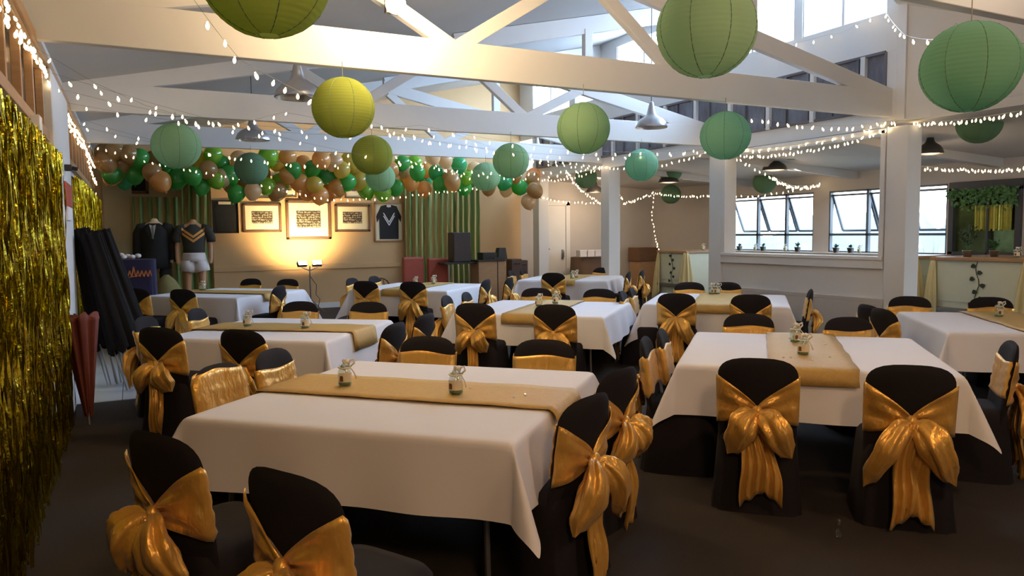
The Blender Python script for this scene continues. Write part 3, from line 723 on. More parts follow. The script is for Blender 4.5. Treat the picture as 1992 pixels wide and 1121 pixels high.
for (u_,v_),dd,lab in [((580,190),7.3,'silver bell pendant lamp partly behind the lime lantern at the left'),((492,272),10.2,'silver bell pendant lamp hanging above the balloons at the left'),((1267,248),10.5,'silver bell pendant lamp right of centre below the front beam'),((1045,298),15.6,'small silver bell pendant lamp beside the sage lantern in the middle')]:
    c=at_d(u_,v_,dd); pendant(c,.45,MT['alu'],lab,ceilz(c.x))
for (u_,v_),dd,lab in [((1507,331),14,'lit dark pendant lamp seen over the serving hatch'),((1809,299),10.8,'lit pendant lamp right of the broad white post'),((1301,355),16.5,'lit pendant lamp in the aisle left of the serving hatch'),((1157,374),19,'faint lit pendant lamp near the back wall behind the slim post')]:
    c=at_d(u_,v_,dd); pendant(c,.45 if dd>12 else .36,MT['darkshade'],lab,3.05-.077*(c.x-XP),True)
# floodlamp on the front truss
c=at_y(768,8,6.3)
t=empty('truss_floodlight',c); tag(t,'glaring warm floodlight fixed to the web of the front truss','floodlight')
MB().sphere((0,-.02,0),.088,20,12,(1,.8,1)).obj('lamp_glass',emat('flood_glow',(1,.80,.45),60),t,smooth=True)
MB().box(-.06,.06,.05,.11,-.06,.06).tube([(0,.1,0),(0,.26,.0)],.015).obj('housing',MT['dark'],t,bevel=.01)
# ------------------------------------------------------------------ fairy lights
bulb_me=MB().lathe([(.0005,-.032),(.006,-.028),(.0105,-.016),(.010,-.006),(.005,.004),(.0045,.012),(.0005,.013)],8).mesh('bulb',MT['bulb'],True)
def string(pts,n,sag,lab,seed=0,bs=1.0,dense=False):
    rnd=random.Random(seed); pts=[Vector(p) for p in pts]; path=[]
    segs=len(pts)-1
    L=[(pts[i+1]-pts[i]).length for i in range(segs)]; tot=sum(L)
    def pos(s):
        d=s*tot
        for i in range(segs):
            if d<=L[i] or i==segs-1:
                f=min(1,d/L[i]); q=pts[i].lerp(pts[i+1],f); q.z-=sag*4*f*(1-f)*min(1,L[i]/2); return q
            d-=L[i]
    t=empty('fairy_light_string',pts[0]); tag(t,lab,'fairy lights','strings of fairy lights')
    N=max(12,segs*10); pp=[pos(i/N)-pts[0] for i in range(N+1)]
    MB().tube(pp,.0014,4).obj('wire',MT['wire'],t)
    for i in range(min(n,100)):
        s=(i+.5+rnd.uniform(-.22,.22))/n; q=pos(s)-pts[0]
        o=bpy.data.objects.new('bulb',bulb_me); COL.objects.link(o); o.parent=t
        o.location=q+Vector((rnd.uniform(-.012,.012),rnd.uniform(-.012,.012),-.012-rnd.uniform(0,.05 if dense else .03)))
        k=bs*rnd.uniform(.85,1.15); o.scale=(k,k,k); o.rotation_euler=(rnd.uniform(-.5,.5),rnd.uniform(-.5,.5),0)
post1=Vector((XP-.03,6.45,3.06)); post2=Vector((XP-.03,9.85,3.05)); post3=Vector((XP-.03,13.2,3.04)); post4=Vector((XP-.03,16.2,3.0))
lw=lambda y,z=3.06: Vector((XL+.06,y,z))
string([lw(2.5),lw(5.5,3.02),lw(8.5),lw(12),lw(16.2,3.0)],80,.03,'dense fairy lights running along the top of the left wall',1)
string([lw(4.6,2.9),lw(6.6,3.05),lw(9.5,2.95),lw(13,3.02),lw(16.3,2.7),lw(16.35,1.5)],84,.05,'second fairy light strand looped under the left wall trim and down its far end',2)
string([(-.1,3.1,3.08),at_y(465,115,5.0),at_y(735,240,8.2),at_y(880,278,10.0),post3],46,.04,'long fairy light string sweeping from the upper left across the lime lantern',3)
string([lw(6.7),at_y(560,215,9.0),post2],34,.30,'fairy light string from the left wall behind the front beam to the hatch post',4)
string([lw(7.6),post3],38,.42,'fairy light string drooping across the middle of the hall to the slim post',5)
string([lw(9.2),(4.1,9.95,3.08),post3],34,.16,'fairy light string hooked to the middle of the second beam',6)
string([lw(11.0),(5,13.2,3.0),post4],34,.25,'fairy light string hanging just before the balloons',7)
string([lw(13.0),at_y(470,345,14.2),at_y(640,385,14.4),at_y(840,372,14.6),post4],75,.05,'fairy light string draped in swags across the front of the balloons',8,.9)
string([lw(10.2),(4.0,12.0,2.95),post3],34,.3,'fairy light string sagging between the second and third beams',9)
string([lw(8.4),(3.2,8.8,2.98),post2],30,.18,'fairy light string crossing behind the lime lantern to the hatch post',10)
string([post1,post2,post3,post4],64,.14,'fairy light string swagged along the beam over the posts',11)
string([post1+Vector((0,0,-.03)),at_x(1560,290,8.75),post2],45,.10,'fairy light string hanging in a shallow swag over the serving hatch',12)
string([post2,(6.2,6.6,3.0),post1],50,.12,'fairy light string looping into the hall between the hatch posts',13)
w1=Vector(at_x(1597,355,12.9))
string([post2+Vector((.2,0,0)),at_d(1500,340,12.8),at_d(1545,362,14.5),w1],46,.03,'bright bunched fairy lights swagging to a hook between the far windows',14,1.1,True)
string([post1+Vector((.3,0,-.02)),at_d(1992,214,7.5)],26,.03,'fairy light string along the raked beam right of the broad post',15)
string([at_d(1780,322,10.9),at_d(1860,326,10.5),at_d(2010,322,9.5)],34,.04,'low fairy light string in the bar aisle at the right edge',16)
string([at_x(1722,22,8.8),at_d(1760,68,7.5),at_d(1815,77,6.5),at_d(1860,45,4.6),at_d(2010,90,4.4)],14,.02,'fairy light strand trailing from the high window past the mint lantern',17,1.0)
k1=Vector(at_d(1272,372,18.2))
string([post3+Vector((.2,0,-.2)),at_d(1215,393,16.6),k1],28,.02,'fairy lights swagging from the slim post to the cable hook in the aisle',18,1,True)
string([k1,at_d(1268,420,18.2),at_d(1276,462,18.2),at_d(1282,488,17.6)],18,.0,'fairy light strand hanging straight down in the aisle corner',19)
string([at_d(1100,328,15.0),at_d(1128,365,16.0),at_d(1168,392,17)],28,.01,'slanting fairy light strand left of the slim post',20,1,True)
string([post4+Vector((.1,0,-.45)),at_d(1168,392,17)],16,.05,'short fairy light strand over the white door',21)
string([k1,at_d(1380,378,15.5),at_d(1480,377,15.5),w1],40,.05,'fairy light strand along the tops of the far windows',22)
string([at_x(1722,22,8.75),at_x(1640,60,8.75),at_x(1470,105,8.75)],7,.0,'few fairy lights along the sill of the high window',23)
# ------------------------------------------------------------------ back wall: curtains, pictures
def curtain(x0,x1,z0,z1,y,lab,seed):
    m=MB(); n=int((x1-x0)*60)
    def fn(u_,v_): 
        x=x0+(x1-x0)*u_; z=z0+(z1-z0)*v_
        return (x-x0,-.045*sin(x*42+1.2*sin(x*5+seed)+.6*sin(z*1.3))-.02*sin(x*17),z)
    m.grid(fn,n,8); o=m.obj('curtain',MT['curt'],smooth=True,loc=(x0,y,0),solid=.004); tag(o,lab,'curtain','green and gold striped curtains')
curtain(.02,.93,.05,2.45,YB-.1,'short green and gold striped curtain behind the black suit',1)
curtain(.93,1.5,.05,3.0,YB-.09,'tall green and gold striped curtain behind the jersey mannequin',2)
curtain(5.72,7.66,.05,3.1,YB-.1,'wide green and gold striped curtain behind the loudspeaker',3)
struct(MB().box(-.5,.02,YB-.06,YB,0,3.0).obj('trim_9',MT['olive']))
def frame(u0,v0,u1,v1,fm,lab,kind,bw_=.05,mw=.12):
    a=at_y(u0,v0,YB); b=at_y(u1,v1,YB); x0,x1=a.x,b.x; z1,z0=(at_y((u0+u1)/2,v0,YB).z,at_y((u0+u1)/2,v1,YB).z)
    W,Hh=x1-x0,z1-z0; t=empty('picture_frame',((x0+x1)/2,YB,(z0+z1)/2)); tag(t,lab,'framed picture','framed pictures on the back wall')
    f_=MB(); h,w=Hh/2,W/2
    f_.box(-w,w,-.04,0,h-bw_,h); f_.box(-w,w,-.04,0,-h,-h+bw_); f_.box(-w,-w+bw_,-.04,0,-h,h); f_.box(w-bw_,w,-.04,0,-h,h)
    f_.obj('frame',fm,t,bevel=.006)
    iw,ih=w-bw_,h-bw_
    if kind=='team':
        MB().box(-iw,iw,-.015,0,-ih,ih).obj('mount',MT['mat_board'],t)
        pw,ph=iw*.62,ih*.5
        MB().box(-pw,pw,-.02,-.012,-ph*.9,ph*1.1).obj('photograph',MT['team'],t)
    else:
        MB().box(-iw,iw,-.012,0,-ih,ih).obj('backing',MT['mat_board'] if kind=='jersey' else MT['suit'],t)
        j=MB(); sy=-.02
        out=[(-.72,-.95),(.72,-.95),(.74,.2),(.9,-.02),(.96,.3),(.6,.88),(.18,.95),(0,.78),(-.18,.95),(-.6,.88),(-.96,.3),(-.9,-.02),(-.74,.2)]
        vv=[(x*iw,-.02,z*ih) for x,z in out]+[(x*iw,-.012,z*ih) for x,z in out]; k=len(out)
        j.add(vv,[tuple(range(k))]+[(i,(i+1)%k,(i+1)%k+k,i+k) for i in range(k)]); j.obj('jersey',MT['suit'],t)
        if kind=='jersey':
            s_=MB()
            for dz in (0,.16):
                s_.bar((-.42*iw,-.026,(.5-dz)*ih),(0,-.026,(-.02-dz)*ih),.02,.008,Vector((0,1,0))); s_.bar((.42*iw,-.026,(.5-dz)*ih),(0,-.026,(-.02-dz)*ih),.02,.008,Vector((0,1,0)))
            s_.bar((-.16*iw,-.026,.88*ih),(.16*iw,-.026,.88*ih),.05,.006,Vector((0,1,0)))
            s_.obj('chevron',MT['whitecloth'],t)
        else:
            MB().box(-iw*.5,iw*.5,-.024,-.02,ih*.8,ih*.98).obj('collar',MT['mat_board'],t)
frame(410,390,465,454,MT['dark'],'dark framed black jersey at the left end of the picture row','dark',.02)
frame(471,396,548,452,MT['wood'],'brown framed team photo, second from the left in the picture row','team')
frame(555,390,644,466,MT['wood'],'largest framed team photo, brightly lit above the floodlights','team',.06)
frame(650,398,720,451,MT['wood'],'brown framed team photo right of the brightly lit one','team')
frame(727,394,785,470,MT['wood2'],'framed black jersey with white chevrons beside the right curtain','jersey',.035)
for i,(a,b,w) in enumerate(((497,534,'above the second photo from the left'),(534,577,'above the left half of the largest photo'),(579,618,'above the right half of the largest photo'),(624,663,'above the gap right of the largest photo'),(669,706,'above the photo right of the largest'))):
    frame(a,340,b,386-(i==1)*2,MT['wood'],'small framed photo half hidden by balloons, '+w,'team',.03)
frame(205,330,290,377,MT['wood'],'wide wooden honours board under the balloons at the far left','dark',.06)
# ------------------------------------------------------------------ floodlights on a stand
b=at_y(604,560,15.9); bx,by=b.x,b.y
t=empty('floodlight_stand',(bx,by,0)); tag(t,'twin floodlights glowing on a thin stand before the back wall','floodlight stand')
MB().tube([(0,0,0),(0,0,1.0)],.016).obj('pole',MT['steel'],t)
for k in range(3):
    a=k*2*PI/3+.5; MB().tube([(0,0,.3),(.35*cos(a),.35*sin(a),.01)],.01).obj('leg',MT['steel'],t)
MB().tube([(-.17,0,.98),(0,0,.90),(.17,0,.98)],.012).obj('crossbar',MT['steel'],t)
MT['floodglow']=emat('floodlight_glow',(1,.84,.58),26)
for sx in (-.155,.15):
    hd=MB().box(-.10,.10,-.045,.06,-.055,.03).obj('lamp_head',MT['dark'],t,bevel=.01,loc=(sx,0,1.05)); hd.rotation_euler=(R(48),0,R(-8 if sx>0 else 8))
    MB().box(-.088,.088,-.05,.05,.03,.036).obj('lens',MT['floodglow'],hd)
MB().tube([(0,0,.8),(.05,-.03,.7),(.12,-.03,.6),(.1,-.05,.4),(.18,-.05,.3),(.12,0,.02)],.007,6).obj('cable',MT['dark'],t,smooth=True)
def light(kind,name,loc,en,col,size=.1,target=None,**k):
    l=bpy.data.lights.new(name,kind); l.energy=en; l.color=col
    if kind=='AREA':
        l.shape='RECTANGLE'; l.size=size; l.size_y=k.get('sy',size)
    else: l.shadow_soft_size=size
    if kind=='SPOT': l.spot_size=R(k.get('ang',90)); l.spot_blend=k.get('blend',.6)
    o=bpy.data.objects.new(name,l); COL.objects.link(o); o.location=loc
    if target is not None: o.rotation_euler=(Vector(target)-Vector(loc)).to_track_quat('-Z','Y').to_euler()
    if k.get('portal'): l.cycles.is_portal=True
    return o
WARM=(1,.66,.30)
for sx in (-.15,.15):
    light('SPOT','floodlight_beam',(bx+sx,by+.12,1.16),120,(1,.72,.34),.07,(bx+sx*.6-.0,YB,1.9),ang=125,blend=.9)
light('POINT','truss_flood_beam',tuple(Vector(at_y(768,8,6.3))+Vector((0,-.5,-.02))),48,(1,.68,.32),.08)
light('AREA','hall_fill',(1.9,4.6,2.9),34,(1,.74,.48),.4,(2.6,6.2,5.0))  # added uplight to warm the ceiling, no fixture hangs here
# ------------------------------------------------------------------ DJ corner
def dj():
    p=at_y(880,540,15.2); x0,x1=at_y(872,530,15.2).x,at_y(930,530,15.2).x
    t=empty('equipment_table',((x0+x1)/2,15.4,0)); tag(t,'dark skirted equipment table in front of the wide curtain','table')
    w=(x1-x0)/2
    MB().box(-w-.1,w+.1,-.3,.3,.98,1.02).obj('tabletop',MT['dark'],t,bevel=.004)
    for sx in (-1,1):
        for sy in (-1,1): MB().tube([(sx*w,sy*.25,0),(sx*w,sy*.25,.98)],.015).obj('leg',MT['steel'],t)
    a=at_y(878,500,15.3); b=at_y(912,452,15.3); cx=(a.x+b.x)/2
    t=empty('loudspeaker',(cx,15.35,1.02)); tag(t,'black loudspeaker standing on the table before the wide curtain','loudspeaker')
    w=(b.x-a.x)/2
    MB().box(-w,w,-.16,.16,0,b.z-1.02).obj('cabinet',MT['dark'],t,bevel=.015)
    MB().box(-w*.88,w*.88,-.17,-.158,.03,b.z-1.06).obj('grille',mat('speaker_grille',(.05,.035,.03),.7,var=.3,vs=80),t)
    a=at_y(932,570,15.0); b=at_y(982,505,15.0); cx=(a.x+b.x)/2; w=(b.x-a.x)/2
    t=empty('lectern_desk',(cx,15.2,0)); tag(t,'plain pale wooden desk right of the wide curtain','desk')
    MB().box(-w,w,-.2,.25,0,b.z-.03).obj('body',MT['wood2'],t,bevel=.006)
    MB().box(-w-.03,w+.03,-.24,.28,b.z-.03,b.z).obj('top',MT['dark'],t,bevel=.004)
    MB().box(-w*.9,w*.9,-.207,-.2,.1,b.z-.2).obj('front_panel',MT['wood2'],t)
    zt=b.z
    a=at_y(936,500,15.1); b=at_y(966,486,15.1)
    o=MB().box(-.17,.17,-.15,.15,0,.16).box(-.15,.15,-.155,-.15,.02,.14).obj('amplifier',MT['dark'],bevel=.01,loc=((a.x+b.x)/2,15.2,zt)); tag(o,'black amplifier box on the pale wooden desk','amplifier')
    c=at_y(978,490,15.1); o=MB().add([(-.12,-.1,0),(.12,-.1,0),(.12,.12,0),(-.12,.12,0),(-.07,-.06,.26),(.1,-.06,.26),(.1,.1,.26),(-.07,.1,.26)],[(0,3,2,1),(4,5,6,7),(0,1,5,4),(1,2,6,5),(2,3,7,6),(3,0,4,7)]).obj('monitor_speaker',MT['dark'],bevel=.01,loc=(c.x,15.2,zt)); tag(o,'small black wedge speaker at the right end of the wooden desk','speaker')
    c=at_y(965,590,14.3); t=empty('music_stand',(c.x,14.2,0)); tag(t,'thin black stand in front of the pale wooden desk','stand')
    MB().tube([(0,0,0),(0,0,1.12)],.011).obj('pole',MT['dark'],t)
    MB().lathe([(.001,.03),(.16,.02),(.17,0),(.001,0)],16).obj('base',MT['dark'],t)
    MB().box(-.09,.09,-.01,.02,1.1,1.14).obj('bracket',MT['dark'],t)
    for u_,y,lab,h in ((1000,15.5,'tall dark loudspeaker case right of the wooden desk',1.05),(1012,15.9,'second dark case behind, right of the wooden desk',1.0)):
        c=at_y(u_,520,y); t=empty('equipment_case',(c.x,y,0)); tag(t,lab,'equipment case')
        MB().box(-.14,.14,-.14,.14,0,h).obj('case_body',mat('brown_case',(.09,.055,.045),.7,var=.15),t,bevel=.02)
        MB().tube([(-.06,-.15,h-.12),(-.06,-.18,h-.1),(.06,-.18,h-.1),(.06,-.15,h-.12)],.01).obj('handle',MT['dark'],t)
dj()
def easy_chair(u_,v0,lab,y=15.6):
    c=at_y(u_,v0,y); t=empty('red_chair',(c.x,y,0)); tag(t,lab,'chair','red padded chairs at the back')
    zt=c.z
    MB().box(-.24,.24,-.06,.06,.42,zt).obj('backrest',MT['redseat'],t,bevel=.04).rotation_euler=(0,0,0)
    MB().box(-.25,.25,-.1,.42,.36,.48).obj('seat',MT['redseat'],t,bevel=.03).location=(0,-.36,0)
    for sx in (-1,1):
        for sy in (-.4,.04): MB().tube([(sx*.22,sy,0),(sx*.22,sy,.4)],.016).obj('leg',MT['wood'],t)
easy_chair(803,500,'red padded chair left of the two beside the wide curtain'); easy_chair(851,502,'red padded chair right of the two beside the wide curtain')
c=at_y(741,541,15.2); t=empty('wooden_chair',(c.x,15.2,0)); tag(t,'wooden chair with a round open back near the floodlights','chair')
MB().tube([(.19*cos(a*PI/8),0,c.z-.2+.2*sin(a*PI/8)) for a in range(17)],.02,8).obj('backrest',MT['wood'],t,smooth=True)
MB().tube([(-.1,0,c.z-.36),(-.05,0,c.z-.03)],.01).tube([(.1,0,c.z-.36),(.05,0,c.z-.03)],.01).tube([(0,0,c.z-.38),(0,0,c.z-.01)],.01).obj('spindles',MT['wood'],t)
MB().lathe([(.001,.42),(.2,.42),(.21,.44),(.2,.46),(.001,.46)],20,(0,-.2,0)).obj('seat',MT['wood'],t)
for sx in (-1,1):
    MB().tube([(sx*.15,-.02,c.z-.35),(sx*.17,.04,0)],.016).obj('leg',MT['wood'],t); MB().tube([(sx*.15,-.34,.43),(sx*.18,-.38,0)],.016).obj('leg',MT['wood'],t)
# trolley, draped side table and cabinet by the aisle
a=at_y(1060,520,16.2); t=empty('hand_trolley',(a.x,16.2,0)); tag(t,'black metal hand trolley with tall uprights before the white door','hand trolley')
MB().tube([(-.09,0,.05),(-.09,0,1.25)],.014).tube([(.1,0,.05),(.1,0,2.2)],.01).tube([(.02,.2,.05),(.02,.2,2.2)],.01).obj('upright',MT['dark'],t)
MB().tube([(-.09,0,1.22),(.13,0,1.24)],.016).obj('handle',MT['dark'],t); MB().box(-.12,.14,-.25,0,.03,.05).obj('toe_plate',MT['dark'],t)
for sx in (-1,1): MB().lathe([(.03,-.02),(.08,-.02),(.08,.02),(.03,.02),(.03,-.02)],16).obj('wheel',MT['dark'],t,loc=(sx*.12,.1,.08)).rotation_euler=(0,PI/2,0)
a=at_y(1140,512,16.3); t=empty('side_table',(a.x,16.3,0)); tag(t,'small table under a brown cloth left of the slim post','table')
MB().grid(lambda u_,v_:((.42+.03*v_)*cos(2*PI*u_)*(1+.04*sin(u_*60)*v_),(.3+.03*v_)*sin(2*PI*u_)*(1+.04*sin(u_*60)*v_),1.02-.75*v_),60,8).lathe([(.001,1.02),(.40,1.02)],8).obj('cloth',mat('brown_cloth',(.17,.10,.06),.8,var=.1),t,smooth=True)
MB().tube([(-.25,0,0),(-.25,0,1)],.02).tube([(.25,0,0),(.25,0,1)],.02).obj('leg',MT['wood'],t)
for i in range(3):
    o=MB().box(-.1,.1,-.1,.1,0,.16).box(-.103,.103,-.103,.103,.13,.17).obj('white_box',MT['whitecloth'],bevel=.006,loc=(a.x-.2+i*.23,16.2,1.025)); tag(o,'small white box, %s of three on the brown draped table'%('left','middle','right')[i],'box','white boxes on the draped table')
a=at_y(1257,490,16.5); t=empty('sideboard',(a.x,16.6,0)); tag(t,'dark wooden cabinet on a lighter base in the aisle corner','cabinet')
MB().box(-.3,.3,-.2,.25,.0,.85).obj('base',MT['wood2'],t,bevel=.01); MB().box(-.33,.33,-.22,.27,.85,1.22).obj('upper_box',MT['wood'],t,bevel=.01); MB().box(-.28,.28,-.23,-.22,.9,1.16).obj('door',MT['wood'],t); MB().sphere((.2,-.24,1.02),.015,8,6).obj('knob',MT['steel'],t)
# ------------------------------------------------------------------ left corner: umbrellas, sign, mannequins, navy table
def closed_umbrella(base,top,r0_,r1_,mt,lab,seed,rods=True,inv=False,grp=None):
    base=Vector(base); top=Vector(top); d=top-base; L=d.length; t=empty('closed_umbrella',base)
    tag(t,lab,'umbrella',grp); t.rotation_euler=d.to_track_quat('Z','Y').to_euler()
    rnd=random.Random(seed); m=MB(); N=48; K=16
    for i in range(K+1):
        f=i/K; z=L*(.25+.75*f) if not inv else L*(.1+.9*f)
        r=r0_+(r1_-r0_)*f; 
        for k in range(N):
            a=2*PI*k/N; q=r*(.72+.28*abs(sin(a*4+seed+f*.6)))+.008*sin(a*13+seed)
            m.v.append((q*cos(a),q*sin(a),z+(.03*sin(a*6+seed) if i in (0,K) else 0)))
    for i in range(K):
        for k in range(N): k2=(k+1)%N; m.f.append((i*N+k,i*N+k2,(i+1)*N+k2,(i+1)*N+k))
    m.f.append(tuple(range(K*N,K*N+N)))
    m.obj('canopy',mt,t,smooth=True)
    MB().tube([(0,0,0),(0,0,L*.98)],.014,8).obj('pole',MT['steel'],t)
    if rods:
        for k in range(5):
            a=k*2*PI/5+seed; MB().tube([(r0_*.7*cos(a),r0_*.7*sin(a),L*.28),(r0_*.5*cos(a)+.03,r0_*.5*sin(a),.02)],.009,6).obj('rib',MT['steel'],t)
closed_umbrella((-.22,9.3,.02),(-.50,9.4,1.72),.17,.10,MT['umb'],'tall closed black umbrella leaning at the left wall, leftmost of three',1,grp='closed black umbrellas')
closed_umbrella((-.02,8.9,.02),(-.40,9.2,1.68),.17,.10,MT['umb'],'closed black umbrella in the middle of the leaning bundle',2,grp='closed black umbrellas')
closed_umbrella((.10,9.4,.02),(-.32,9.5,1.70),.16,.10,MT['umb'],'closed black umbrella on the right of the leaning bundle',3,grp='closed black umbrellas')
closed_umbrella((-.40,7.35,.03),(-.44,7.45,.97),.03,.155,MT['red'],'closed dark red umbrella standing tip down beside the foil curtain',5,False,True)
a=at_x(127,366,XL+.08); b=at_x(155,420,XL+.08)
t=empty('wall_sign',(XL+.082,(a.y+b.y)/2,0)); tag(t,'red sign with a pale lower band fixed to the white left wall','sign')
zz1=at_x(140,366,XL+.08).z; zz0=at_x(140,420,XL+.08).z; hw=.16
t.location.y=8.55
MB().box(0,.02,-.36,.36,zz0+.07,zz1).obj('plate',MT['signred'],t,bevel=.004)
MB().box(0,.02,-.3,.3,zz0-.06,zz0+.07).obj('lower_band',MT['whitecloth'],t); 
o=MB().box(0,.06,-.04,.04,-.03,.03).tube([(.06,0,0),(.11,0,-.01)],.02).obj('wall_camera',MT['dark'],bevel=.005,loc=(XL+.082,8.45,2.32)); tag(o,'tiny black wall fitting above the red sign','wall fitting')
# navy draped table
a=at_y(205,510,12.7); b=at_y(300,510,12.7)
t=empty('draped_bar_table',((a.x+b.x)/2+.03,13.0,0)); tag(t,'high table under a navy cloth with orange lettering, left of the black suit','table')
W2=(b.x-a.x)/2
m=MB()
for i in range(9):
    f=i/8; z=1.30*(1-f)+.35*f
    for k in range(48):
        an=2*PI*k/48; cx,sy=cos(an),sin(an); q=1+.02*f*sin(an*14)
        m.v.append((W2*(1+.02*f)*q*abs(cx)**.3*(1 if cx>0 else -1),.3*(1+.05*f)*q*abs(sy)**.3*(1 if sy>0 else -1),z))
for i in range(8):
    for k in range(48): k2=(k+1)%48; m.f.append((i*48+k2,i*48+k,(i+1)*48+k,(i+1)*48+k2))
m.f.append(tuple(range(48))); m.obj('cloth',MT['navy'],t,smooth=False)
lt=MB()
rnd=random.Random(3)
for i in range(8):
    x=-W2*.55+i*.055; h_=.16 if i in (0,3) else .10
    lt.bar((x,-.325,1.04),(x+.03,-.325,1.04+h_),.018,.006,Vector((0,1,0))); lt.bar((x+.03,-.325,1.04+h_),(x+.05,-.325,1.05),.014,.006,Vector((0,1,0)))
lt.bar((-W2*.58,-.325,1.02),(W2*.3,-.325,1.06),.012,.006,Vector((0,1,0)))
lt.obj('lettering',MT['orange'],t)
MB().box(-W2*.8,W2*.8,-.25,.25,0,.05).obj('base',MT['steel'],t)
m=MB(); rnd=random.Random(8)
for i in range(9): m.sphere((rnd.uniform(-.13,.13),rnd.uniform(-.08,.08),.03+rnd.uniform(0,.04)),.05,8,6,(1,1,.7))
o=m.obj('crumpled_napkins',MT['whitecloth'],smooth=True,loc=((a.x+b.x)/2-.02,12.95,1.30)); tag(o,'crumpled white cloth lying on top of the navy draped table','cloth')
# olive bundle
c=at_y(325,560,14.4); m=MB(); 
for i in range(10):
    f=i/9
    for k in range(24):
        an=2*PI*k/24; r=.33*(1-f*.25)*math.sqrt(max(.02,1-f**3)); m.v.append((r*cos(an)*(1+.06*sin(an*5+f*4)),r*.8*sin(an),.98*f**.9))
for i in range(9):
    for k in range(24): k2=(k+1)%24; m.f.append((i*24+k,i*24+k2,(i+1)*24+k2,(i+1)*24+k))
m.f.append(tuple(range(9*24,10*24)))
o=m.obj('camouflage_bag',mat('olive_cloth',(.22,.19,.07),.85,var=.4,vs=6),smooth=True,loc=(c.x,14.4,0)); tag(o,'olive green cloth bag heaped between the suit and the shorts','bag')
def skinbody(name,verts,edges,radii,m,parent,loc=(0,0,0)):
    me=bpy.data.meshes.new(name); me.from_pydata(verts,edges,[]); me.materials.append(m)
    o=bpy.data.objects.new(name,me); COL.objects.link(o); o.parent=parent; o.location=loc
    sk=o.modifiers.new('skin','SKIN'); sk.use_smooth_shade=True
    for i,r in enumerate(radii):
        me.skin_vertices[0].data[i].radius=r if isinstance(r,tuple) else (r,r)
    me.skin_vertices[0].data[0].use_root=True
    q=o.modifiers.new('sub','SUBSURF'); q.levels=2; q.render_levels=2
    return o
# jersey material with gold chevrons
def chevron_mat():
    m=mat('black_jersey',(.035,.035,.03),.8); nt=m.node_tree; b=nt.nodes['Principled BSDF']; tc=[n for n in nt.nodes if n.type=='TEX_COORD'][0]
    sp=nt.nodes.new('ShaderNodeSeparateXYZ'); nt.links.new(tc.outputs['Object'],sp.inputs[0])
    def mth(op,a,b_=None):
        n=nt.nodes.new('ShaderNodeMath'); n.operation=op
        for i,x in enumerate((a,b_)):
            if x is None: continue
            if isinstance(x,(int,float)): n.inputs[i].default_value=x
            else: nt.links.new(x,n.inputs[i])
        return n.outputs[0]
    v=mth('SUBTRACT',sp.outputs['Z'],mth('MULTIPLY',mth('ABSOLUTE',sp.outputs['X']),.75))
    d1=mth('LESS_THAN',mth('ABSOLUTE',mth('SUBTRACT',v,1.24)),.022); d2=mth('LESS_THAN',mth('ABSOLUTE',mth('SUBTRACT',v,1.17)),.022)
    inn=mth('LESS_THAN',mth('ABSOLUTE',sp.outputs['X']),.17); fr=mth('LESS_THAN',sp.outputs['Y'],0)
    f=mth('MULTIPLY',mth('MULTIPLY',mth('MAXIMUM',d1,d2),inn),fr)
    mx=nt.nodes.new('ShaderNodeMix'); mx.data_type='RGBA'; mx.inputs[6].default_value=(.035,.035,.03,1); mx.inputs[7].default_value=(.75,.35,.08,1)
    nt.links.new(f,mx.inputs[0]); nt.links.new(mx.outputs[2],b.inputs['Base Color']); return m
